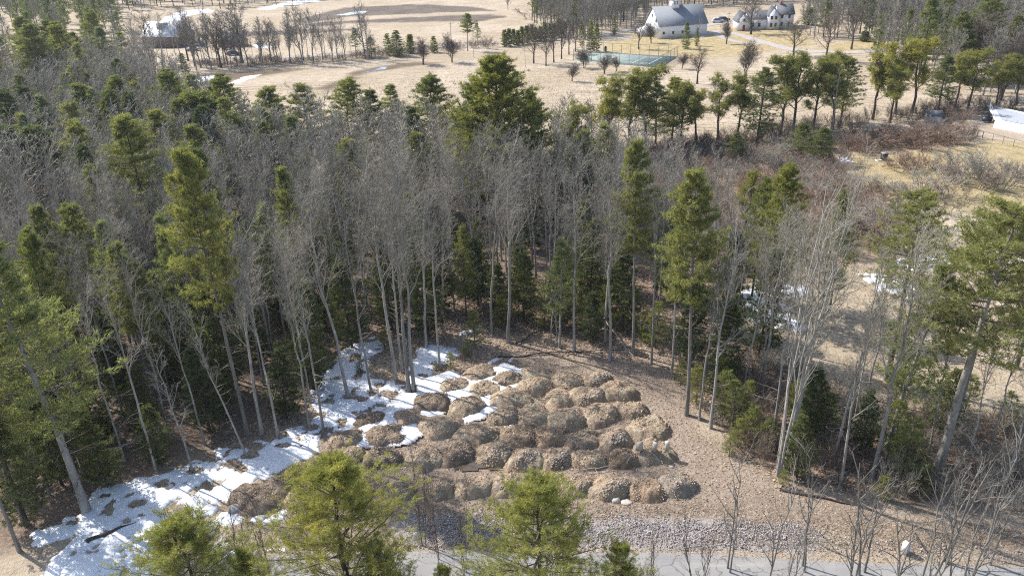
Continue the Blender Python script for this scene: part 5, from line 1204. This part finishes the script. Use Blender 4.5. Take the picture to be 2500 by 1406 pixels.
# evergreens through the wood
ev = darts(WPOLY, 330, 4.2, wrng, [], .01, cond=lambda p: visible(p, 12) and p[1] < 260)
cn = {'h': 0, 'p': 0}
for p in ev:
    px, py = w2p(*p); c = fbm(np.array([p[0] / 16]), np.array([p[1] / 16]), 77, 2)[0]
    a, b = where(*p)
    if p[1] > 150 and px < 480 and c > -.5:
        if wrng.rand() < .6 or px > 325: continue
        k = ['pine_pale', 'pine_full', 'pine_pale', 'pine_tall'][wrng.randint(4)]; h = wrng.uniform(15, 23)
        if p[1] < 190: h *= .75
        fill(plant(k, p[0], p[1], h, 'x', 'tall pines of the upper left stand', wide=1.3), {'pine_pale': 'pale green pine', 'pine_full': 'full crowned pine', 'pine_tall': 'bare trunked olive pine'}[k])
    elif p[1] < 112:
        if px > 2140 and py > 960: continue
        if px > 1650 and wrng.rand() < .5: continue
        if (px < 1000 and wrng.rand() < .9) or wrng.rand() < .6:
            h = wrng.uniform(6, 12.5)
            fill(plant('hemlock', p[0], p[1], h, 'x', 'dark hemlocks in the %s of the %s wood' % (b, a), wide=1.1), 'tall dark hemlock' if h > 9.3 else 'low dark hemlock')
    elif wrng.rand() < .62:
        k = ['hemlock', 'pine_olive', 'pine_pale', 'pine_olive'][wrng.randint(4)]; h = wrng.uniform(13, 18.5) if px < 750 else wrng.uniform(10, 15)
        fill(plant(k, p[0], p[1], h, 'x', 'scattered %s in the %s of the %s wood' % ('hemlocks' if k == 'hemlock' else 'pines', b, a), wide=1.2), {'hemlock': 'green hemlock', 'pine_olive': 'full olive pine', 'pine_full': 'full green pine', 'pine_pale': 'pale thin pine'}[k])
# --- row of pitch pines before the field on the right
PP = [(1488, 392, 218), (1532, 372, 195), (1572, 372, 188), (1640, 352, 200), (1660, 358, 225), (1700, 350, 232), (1752, 345, 218), (1800, 338, 205), (1848, 352, 182), (1905, 330, 165), (1935, 322, 150), (1985, 318, 168), (2032, 318, 158), (2052, 300, 150), (2130, 292, 152), (2185, 280, 128), (2225, 276, 118), (2172, 300, 180), (2290, 270, 150), (2330, 262, 148), (2362, 268, 150), (2430, 262, 170), (2480, 258, 150), (1600, 362, 215)]
for i, (px, py, tp) in enumerate(PP):
    fill(byfoot('pitch_pine' if i % 5 != 3 else 'pine_full', px, py, tp - 14, 'x', 'crooked pines in the row along the field', v=i, wide=1.35), 'round crowned crooked pine')
byfoot('bare_white', 2030, 335, 178, 'white birch standing in the row of crooked pines', v=2, wide=.8)
for px, py, tp, lb in ((1955, 385, 300, 'low bushy green pine below the pine row, left of the pair on the reddish ground'), (2000, 400, 310, 'low bushy green pine below the pine row, right of the pair on the reddish ground'), (1798, 388, 325, 'small pale green pine below the pine row')):
    byfoot('pine_full', px, py, tp, lb, wide=1.7)
# upper right trees
UR = [('pine_full', 2375, 190, -20, 1.3, 'tall dark green pine at the upper right corner above the domed bare crown'), ('pine_full', 2320, 200, 30, 1.2, 'olive pine left of the tall dark pine at upper right'), ('pine_full', 2490, 200, 60, 1.4, 'yellow green pine cut by the right edge near the top'), ('pine_full', 2460, 160, 35, 1.1, 'dark pine behind the yellow green one at the right edge'),
      ('cedar', 2260, 130, 82, 2.0, 'low spreading yellow cedar beside the upper right drive'), ('bare_wide', 2345, 190, 62, 1.5, 'wide domed bare crown at upper right before the tall dark pine'), ('bare_wide', 2440, 245, 115, 1.2, 'pale bare tree at the right edge above the rail fence'),
      ('bare_open', 1937, 138, 62, 1.3, 'spreading dark bare tree with forked trunk by the curving drive'), ('bare_open', 2015, 150, 45, 1.0, 'tall bare tree right of the forked dark one by the curving drive'), ('bare_open', 2078, 122, 25, 1.0, 'bare tree on the lawn left of the dark evergreen clump'), ('bare_open', 2148, 112, 20, 1.0, 'bare tree beyond the dark evergreen clump'),
      ('bare_open', 2190, 108, 15, 1.0, 'bare tree by the bend of the far drive'), ('bare_slim', 2232, 118, 25, 1.3, 'leaning thin bare tree right of the far drive'), ('cedar', 2110, 102, 78, 3.2, 'dark low evergreen clump on the lawn at upper right'),
      ('bare_open', 1833, 84, 8, 1.35, 'big bare tree with a stout trunk in front of the farmhouse'), ('bare_white', 1925, 70, 5, 1.5, 'white birch clump at the right end of the farmhouse'), ('bare_white', 1955, 72, 0, 1.5, 'tall white birch right of the farmhouse birch clump'), ('cedar', 1975, 62, 22, 3.0, 'dark evergreen mass right of the farmhouse'),
      ('bare_open', 1559, 122, 60, 1.0, 'round bare tree on the lawn left of the barn'), ('bare_wide', 1590, 106, 62, .8, 'small bare tree before the gable of the white barn'), ('spruce', 1674, 121, 55, 1.0, 'dark pointed spruce before the white barn'), ('spruce', 1700, 113, 68, .8, 'smaller thin spruce right of the dark one before the barn'),
      ('bare_white', 1706, 100, 35, 1.2, 'pale bare tree against the right end of the white barn'), ('bare_open', 1702, 206, 130, 1.1, 'bare tree standing alone in the field right of the tennis court'), ('bare_wide', 1664, 170, 138, 1.0, 'low bare bush tree at the right corner of the tennis court'), ('bare_wide', 1475, 182, 142, 1.1, 'low round bare tree before the tennis court'),
      ('bare_wide', 1505, 175, 145, .9, 'low thin bare tree right of the low round one by the tennis court'), ('bare_wide', 1427, 168, 128, 1.1, 'bare tree at the left corner of the tennis court'), ('bare_wide', 1396, 200, 165, .9, 'small thin bare tree in the field below the left of the tennis court'), ('bare_wide', 1820, 190, 120, .9, 'thin many stemmed bare shrub tree in the field above the pine row'),
      ('spruce', 1500, 87, 38, .8, 'narrow dark conical spruce left of the white barn'), ('pine_full', 1421, 128, 48, .6, 'thin pine at the left of the three dark conifers'), ('spruce', 1443, 129, 50, .85, 'dark spruce in the middle of the three near the lawn edge'), ('spruce', 1456, 127, 55, .85, 'dark spruce at the right of the three near the lawn edge'),
      ('cedar', 1478, 126, 113, 1.6, 'small round dark bush at the foot of the three dark conifers'),
      ('bare_open', 1303, 155, 68, .9, 'bare tree at the left end of the orchard row'), ('bare_open', 1333, 161, 80, .8, 'second bare tree of the orchard row'), ('bare_open', 1352, 152, 70, .8, 'third bare tree of the orchard row'), ('bare_open', 1371, 144, 62, .8, 'fourth bare tree of the orchard row'), ('bare_open', 1389, 133, 60, .8, 'fifth bare tree of the orchard row'), ('bare_open', 1405, 126, 58, .8, 'sixth bare tree of the orchard row'),
      ('bare_slim', 1283, 165, 90, .9, 'thin bare tree before the left end of the orchard row'),
      ('bare_wide', 1773, 108, 62, .7, 'thin young tree inside the curve of the drive'), ('bare_open', 1240, 24, -8, .8, 'lone bare tree at the top edge above the far field')]
for kind, px, py, tp, wd, lb in UR: byfoot(kind, px, py, tp, lb, wide=wd * (1.35 if kind in ('bare_open', 'bare_wide') else 1))
# roadside row of bare trees and conifers at upper left and centre
RW = [('bare_tall', 345, 172, 45, 1.3, 'bare tree before the left end of the red barn'), ('bare_tall', 400, 170, 38, 1.2, 'bare tree before the middle of the red barn'), ('bare_slim', 415, 160, 60, 1.3, 'thin bare stem before the middle of the red barn'), ('bare_tall', 445, 168, 35, 1.2, 'bare tree before the door end of the red barn'), ('bare_slim', 478, 162, 48, 1.3, 'thin bare tree before the parked pale pickup'), ('bare_tall', 505, 168, 62, 1.1, 'bare tree right of the parked white car'), ('bare_slim', 636, 152, 90, 1.2, 'very thin bare tree beside the farm track'), ('bare_tall', 688, 148, 72, 1.2, 'bare tree with a broad top by the farm track'), ('bare_slim', 860, 150, 85, 1.2, 'thin bare tree left of the leaning pine by the track'), ('bare_tall', 575, 160, 70, 1.0, 'bare tree standing between the two large field edge trees'), ('bare_open', 540, 165, 60, 1.0, 'large forked bare tree with two trunks at the field edge, upper left'), ('bare_open', 556, 158, 85, .8, 'smaller bare tree touching the large forked one at the field edge'), ('bare_open', 592, 153, 28, 1.0, 'tall spreading bare tree before the brown shed'), ('bare_slim', 620, 155, 85, 1.0, 'thin bare tree right of the spreading one by the shed'),
      ('bare_open', 662, 150, 62, .8, 'bent bare tree by the farm track'), ('bare_tall', 708, 150, 55, 1.3, 'bare tree with tangled crown by the farm track, left of the tall thin one'), ('bare_tall', 722, 142, 70, 1.0, 'bare tree behind the tangled crowned one by the farm track'), ('bare_slim', 752, 138, 48, 1.3, 'tall thin bare tree by the farm track'), ('bare_slim', 795, 142, 52, 1.3, 'straight bare tree on the near side of the farm track'),
      ('bare_slim', 775, 162, 100, 1.0, 'small bare tree in the field edge below the track'), ('bare_slim', 815, 158, 70, 1.0, 'left thin tree of the trio at the field edge'), ('bare_slim', 828, 160, 68, 1.0, 'middle thin tree of the trio at the field edge'), ('bare_slim', 840, 155, 66, 1.0, 'right thin tree of the trio at the field edge'),
      ('pine_pale', 870, 140, 68, 1.1, 'grey green pine at the end of the thin trees by the track'), ('pine_full', 908, 140, 90, 1.3, 'low leaning pine right of the grey green one by the track'), ('spruce', 970, 138, 75, 1.3, 'full dark fir in the middle of the fir group by the track'), ('spruce', 950, 135, 82, 1.0, 'dark fir at the left of the fir group by the track'), ('cedar', 1003, 130, 85, 1.5, 'small fir right of the full dark one by the track'),
      ('spruce', 1062, 129, 88, 1.1, 'round dark fir standing apart near the utility pole'), ('bare_wide', 1033, 158, 105, .9, 'low round bare tree in the field below the firs'), ('bare_wide', 1105, 154, 98, .9, 'low bare tree in the field right of the round dark fir'), ('pine_tall', 1142, 125, 33, 1.2, 'tall sparse pine standing over the farm track'), ('pine_pale', 1168, 118, 50, .7, 'thin sparse pine beside the tall sparse one'), ('bare_slim', 1157, 142, 70, 1.0, 'thin bare tree in front of the sparse pine pair'),
      ('bare_open', 460, 150, 40, .8, 'bare tree right of the pale metal roof'), ('bare_open', 370, 160, 50, .9, 'dark bare tree before the red barn'), ('bare_slim', 432, 150, 45, 1.1, 'thin bare tree before the right end of the red barn'), ('bare_slim', 495, 155, 50, 1.1, 'thin leaning bare tree by the parked pickup'), ('bare_slim', 520, 150, 55, 1.0, 'thin bare tree left of the large forked one'),
      ('hemlock', 455, 188, 130, 1.2, 'dark hemlock at the field corner below the parked cars'), ('hemlock', 365, 200, 150, 1.1, 'dark hemlock in the shade of the upper left wood'), ('bare_slim', 390, 185, 60, 1.1, 'straight tall trunk at the right rim of the upper left wood')]
for kind, px, py, tp, wd, lb in RW: byfoot(kind, px, py, tp, lb, wide=wd * (1.4 if kind in ('bare_open', 'bare_wide', 'spruce') else 1.1))
# hedge of small cedars
hrng = random.Random(4)
for i in range(14):
    px = 1232 + i * 11; py = 116 - i * 2.2
    fill(byfoot('cedar', px, py + hrng.uniform(-2, 2), py - 38 + hrng.uniform(-6, 6), 'x', 'small dark cedars in the hedge left of the orchard', wide=1.3), 'small dark cedar')
# --- brush
for i, (px, py, h, wd, k, lb) in enumerate([(2110, 352, 3.4, 9, 'red', 'reddish shrub mass left in the brush bank below the pine row'), (2180, 350, 3.6, 11, 'red', 'tall reddish shrub mass in the middle of the brush bank'), (2250, 350, 3.4, 11, 'red', 'reddish shrub mass toward the right of the brush bank'), (2310, 342, 3.2, 9, 'tan', 'pinkish shrub at the right end of the brush bank'), (2320, 298, 3.5, 7, 'red', 'round pinkish shrub left of the pool wall'),
                                          (2100, 372, 3.0, 6, 'red', 'small reddish shrub at the near side of the brush bank'), (2200, 412, 2.6, 6, 'red', 'dark oval shrub left part beside the compost bin'), (2250, 412, 2.8, 7, 'red', 'dark oval shrub right part beside the compost bin'), (2330, 430, 3.5, 8, 'grey', 'grey shrub on the right slope, left of a pair'), (2420, 450, 4.2, 10, 'grey', 'large grey shrub on the right slope'), (2370, 450, 3.5, 8, 'tan', 'tan shrub between the grey ones on the right slope'),
                                          (2480, 430, 2.5, 6, 'tan', 'low shrub at the right edge of the slope'), (2100, 405, .9, 1.6, 'dark', 'tiny bush alone on the dry lawn'), (2240, 480, 3.2, 9, 'grey', 'pale grey shrub below the oval one'), (2310, 505, 3.4, 10, 'dark', 'dark purple brown shrub behind the great pine crown'), (2150, 560, 3.6, 12, 'tan', 'hazy tan shrub mass in the hollow right of the pines'), (2200, 600, 3.2, 10, 'grey', 'hazy grey shrub in the hollow right of the pines'), (2080, 600, 3.2, 10, 'tan', 'hazy tan shrub behind the green pines'),
                                          (1310, 45, 4.5, 14, 'dark', 'dark rounded thicket left of the small white building, at the top')]):
    bush(k, px, py, h, wd, lb)
brp = [p for p in darts(BRUSH[0], 190, 3.6, wrng, [], .0, exc=[], tries=20000)]
for p in brp:
    k = ['red', 'red', 'tan', 'grey', 'dark'][wrng.randint(5)]; s_ = wrng.uniform(1.6, 3.0)
    o = link('shrub', SHR[k][wrng.randint(3)], loc=(p[0], p[1], tz(*p)), rot=(0, 0, wrng.uniform(0, 6)), sc=(wrng.uniform(1, 1.9),) * 2 + (s_ / 2.8,))
    tag(o, 'x', 'shrub', 'shrubs of the thicket beyond the wood'); fill(o, ('taller ' if s_ > 2.3 else 'low ') + {'red': 'reddish', 'tan': 'tan', 'grey': 'grey', 'dark': 'dark'}[k] + ' shrub')
under = darts(GP([(1480, 400), (1850, 352), (2330, 285), (2480, 275), (2480, 262), (2330, 262), (1850, 322), (1480, 378)]), 60, 2.6, wrng, [], 0, exc=[], tries=20000)
for p in under:
    o = link('shrub', SHR['dark'][wrng.randint(3)], loc=(p[0], p[1], tz(*p)), rot=(0, 0, wrng.uniform(0, 6)), sc=(wrng.uniform(.9, 1.5),) * 2 + (wrng.uniform(.7, 1.2),))
    tag(o, 'x', 'shrub', 'dark shrubs under the row of crooked pines'); fill(o, 'dark bare shrub')
rb_ = darts(GP([(1700, 940), (1830, 870), (2000, 960), (2250, 1010), (2550, 1060), (2550, 1250), (2100, 1210), (1880, 1150), (1760, 1050)]), 60, 1.7, wrng, [], 0, exc=[], tries=20000)
for p in rb_:
    k = ['dark', 'grey', 'tan'][wrng.randint(3)]; o = link('shrub', SHR[k][wrng.randint(3)], loc=(p[0], p[1], tz(*p)), rot=(0, 0, wrng.uniform(0, 6)), sc=(wrng.uniform(.5, 1.0),) * 2 + (wrng.uniform(.5, 1.1),))
    tag(o, 'x', 'shrub', 'bare shrubs under the right hand trees'); fill(o, 'bare ' + k + ' shrub')
road_sh = darts(GP([(480, 168), (700, 160), (900, 145), (1200, 116), (1200, 106), (900, 136), (700, 150), (480, 156)]), 40, 4, wrng, [], 0, exc=[], tries=20000)
for p in road_sh:
    o = link('shrub', SHR[['dark', 'tan'][wrng.randint(2)]][wrng.randint(3)], loc=(p[0], p[1], 0), rot=(0, 0, wrng.uniform(0, 6)), sc=(wrng.uniform(1.1, 2.0),) * 2 + (wrng.uniform(.6, 1.0),))
    tag(o, 'x', 'shrub', 'low shrubs along the farm track'); fill(o, 'low bare shrub')

# --- far woodland that reads as one mass (one object, thinned trees)
def merge(items, name, label, cat='woodland'):
    byv = {}
    for kind, vi, x, y, s_, rz in items: byv.setdefault((kind, vi), []).append((x, y, s_, rz))
    g = Geo(); mats = []; idx = {}
    for (kind, vi), lst in byv.items():
        p = PROTO[kind][vi]
        for gi, gg in enumerate(p['geo']):
            mt = p['mats'][gi]
            if mt.name not in idx: idx[mt.name] = len(mats); mats.append(mt)
            V, Q, T, _, _ = gg.arrays(); L = np.array(lst)
            c, s_ = np.cos(L[:, 3]), np.sin(L[:, 3])
            X = (V[None, :, 0] * c[:, None] - V[None, :, 1] * s_[:, None]) * L[:, 2:3] + L[:, 0:1]; Yv = (V[None, :, 0] * s_[:, None] + V[None, :, 1] * c[:, None]) * L[:, 2:3] + L[:, 1:2]
            Zv = V[None, :, 2] * L[:, 2:3]; n = len(V); off = (np.arange(len(L)) * n)[:, None, None]
            g.add(np.stack([X, Yv, Zv], 2).reshape(-1, 3), q=(Q[None] + off).reshape(-1, 4) if len(Q) else None, t=(T[None] + off).reshape(-1, 3) if len(T) else None, m=idx[mt.name])
    tag(link(name, g.mesh(name, mats)), label, cat, kind='stuff')
proto_bare('far_bare', [301, 302, 303], 'bark_grey', 'twig', h=14, bole=.2, spread=.34, tr=.2, twigr=.035, dens=.95, levels=3, cang=(.4, .9))
proto_pine('far_pine', [305, 306], 'bark_dark', 'pine_deep', h=16, low=.25, wid=.24, n_t=4, tl=.7, tw=.22, gap=1.1, kb=4, kt=2, dead=0)
items = [('far_bare', wrng.randint(3), x, y, h / 14, wrng.uniform(0, 6)) for x, y, h in far_b[::1] if y < 400]
print('far bare in wood', len(items))
merge(items, 'distant_wood', 'grey mass of more distant bare trees filling the back of the wood')
FB = [GP([(1400, 70), (1600, 28), (1700, 15), (1830, 10), (1960, 0), (1960, -12), (1380, -12), (1330, 20), (1290, 50), (1390, 90)]),
      GP([(1980, 60), (2250, 60), (2330, 90), (2600, 110), (2700, -12), (1960, -12)]), GP([(150, 25), (480, 26), (640, 18), (800, -5), (760, -12), (-300, -12), (-200, 30)]),
      GP([(-300, 150), (290, 165), (320, 90), (330, 10), (-300, 10)]), GP([(2280, 230), (2520, 240), (2600, 130), (2380, 100), (2130, 110), (2140, 150)]),
      GP([(1965, 78), (2260, 72), (2330, 110), (2190, 98), (2060, 96), (1985, 98)]), GP([(1370, 95), (1450, 62), (1560, 38), (1590, 55), (1530, 72), (1480, 82), (1420, 100)]), GP([(470, 172), (700, 160), (900, 148), (900, 140), (700, 150), (470, 160)])]
items = []
for k, (pl, n, fp, dm) in enumerate(zip(FB, (360, 380, 260, 160, 70, 40, 45, 26), (.10, .07, .55, .6, .12, .1, .1, 0), (3.6, 3.9, 4.5, 5, 4, 4, 4, 4))):
    for p in darts(pl, n, dm, wrng, [], 0, exc=[], tries=30000):
        if p[1] > 900: continue
        fp_ = wrng.rand() < fp; items.append(('far_pine', wrng.randint(2), p[0], p[1], wrng.uniform(.7, 1.25), 0.) if fp_ else ('far_bare', wrng.randint(3), p[0], p[1], wrng.uniform(.7, 1.15), wrng.uniform(0, 6)))
print('far items', len(items), COUNT)
merge(items, 'distant_wood', 'far woodland of bare and evergreen trees along the top of the view')

# ------------------------------------------------------------------ labels for the crowd: by the nearest landmark
LM = [((1240, 836), 'the forked tree at the clearing'), ((1676, 1012), 'the bright pine beside the clearing'), ((1545, 866), 'the narrow topped pine behind the clearing'), ((566, 1000), 'the tall yellow green pine'), ((212, 1248), 'the thick trunked left pine'), ((350, 1000), 'the two tone topped pine'),
      ((322, 690), 'the broad bright pine on the left'), ((1225, 545), 'the great middle pine'), ((1898, 1155), 'the pale many stemmed tree'), ((2283, 1165), 'the great leaning pine'), ((1000, 958), 'the close pair at the mound edge'), ((602, 1112), 'the pale birch on the snow'), ((850, 968), 'the leaning tree above the dark mounds'),
      ((1962, 780), 'the square snow patch'), ((1600, 160), 'the tennis court'), ((2157, 391), 'the compost bin'), ((2262, 302), 'the tiny grey shed'), ((2030, 335), 'the white birch of the pine row'), ((1398, 500), 'the small pine at the wood corner'), ((455, 188), 'the dark hemlock at the field corner'), ((380, 126), 'the red barn'),
      ((288, 330), 'the bushy blue green pine'), ((545, 420), 'the open armed pine'), ((835, 440), 'the dark pine over the mown rows'), ((1052, 440), 'the dark pointed far pine'), ((745, 1135), 'the snowy left mounds'), ((1102, 103), 'the utility pole'), ((755, 138), 'the tall thin tree by the track'), ((595, 153), 'the spreading tree by the shed'),
      ((1815, 345), 'the small pale pine below the pine row'), ((2209, 1350), 'the white roadside box'), ((60, 560), 'the pair of dark hemlock tops'), ((1490, 880), 'the flared footed bare tree'), ((690, 700), 'the small bright pine top'), ((470, 1148), 'the small twisted whitish tree'), ((165, 800), 'the pale olive pine'), ((1980, 400), 'the low bushy pine pair'), ((1333, 161), 'the orchard row'), ((150, 230), 'the far left corner stand')]
LMW = [(G(*a), b) for a, b in LM]
byl = {}
for o, word in FILL:
    x, y = o.location.x, o.location.y; (lx, ly), nm_ = min(LMW, key=lambda q: (q[0][0] - x) ** 2 + (q[0][1] - y) ** 2)
    dx, dy = x - lx, y - ly; far = math.hypot(dx, dy) > 11
    d = ('left of' if dx < 0 else 'right of') if abs(dx) > abs(dy) * 1.6 else (('behind' if dy > 0 else 'in front of') if abs(dy) > abs(dx) * 1.6 else (('behind, left of' if dx < 0 else 'behind, right of') if dy > 0 else ('before, left of' if dx < 0 else 'before, right of')))
    byl.setdefault((word, ('farther ' if far else 'close ') + d + ' ' + nm_), []).append(o)
NTH = ['leftmost', 'second from left', 'third from left', 'fourth from left', 'fifth from left', 'sixth from left', 'seventh from left', 'eighth from left', 'ninth from left', 'tenth from left', 'eleventh from left', 'twelfth from left', 'thirteenth from left', 'fourteenth from left', 'fifteenth from left']
for (word, loc_), lst in byl.items():
    lst.sort(key=lambda o: w2p(o.location.x, o.location.y)[0])
    for i, o in enumerate(lst):
        pre = '' if len(lst) == 1 else (('left' if i == 0 else 'right') if len(lst) == 2 else ('rightmost' if i == len(lst) - 1 else NTH[min(i, 14)])) + ' '
        o['label'] = pre + word + ' ' + loc_
for o in bpy.data.objects:
    if o.parent is None and 'label' in o.keys():
        wds = o['label'].split()
        if len(wds) > 16: print('LONG', o.name, o['label']); o['label'] = ' '.join(wds[:16])

# ------------------------------------------------------------------ thin spring haze over the far fields
hm = bpy.data.materials.new('haze'); hm.use_nodes = True; hn = hm.node_tree; hn.nodes.clear()
ho = hn.nodes.new('ShaderNodeOutputMaterial'); hv = hn.nodes.new('ShaderNodeVolumePrincipled'); hv.inputs['Color'].default_value = (.88, .92, 1, 1); hv.inputs['Density'].default_value = HAZE; hv.inputs['Anisotropy'].default_value = .3
hn.links.new(hv.outputs[0], ho.inputs['Volume'])
g = Geo(); g.box(-950, 950, -100, 4100, -2.2, CAM_H + 6)
tag(link('haze', g.mesh('haze', hm)), 'faint pale haze over the far fields', 'haze', kind='stuff')
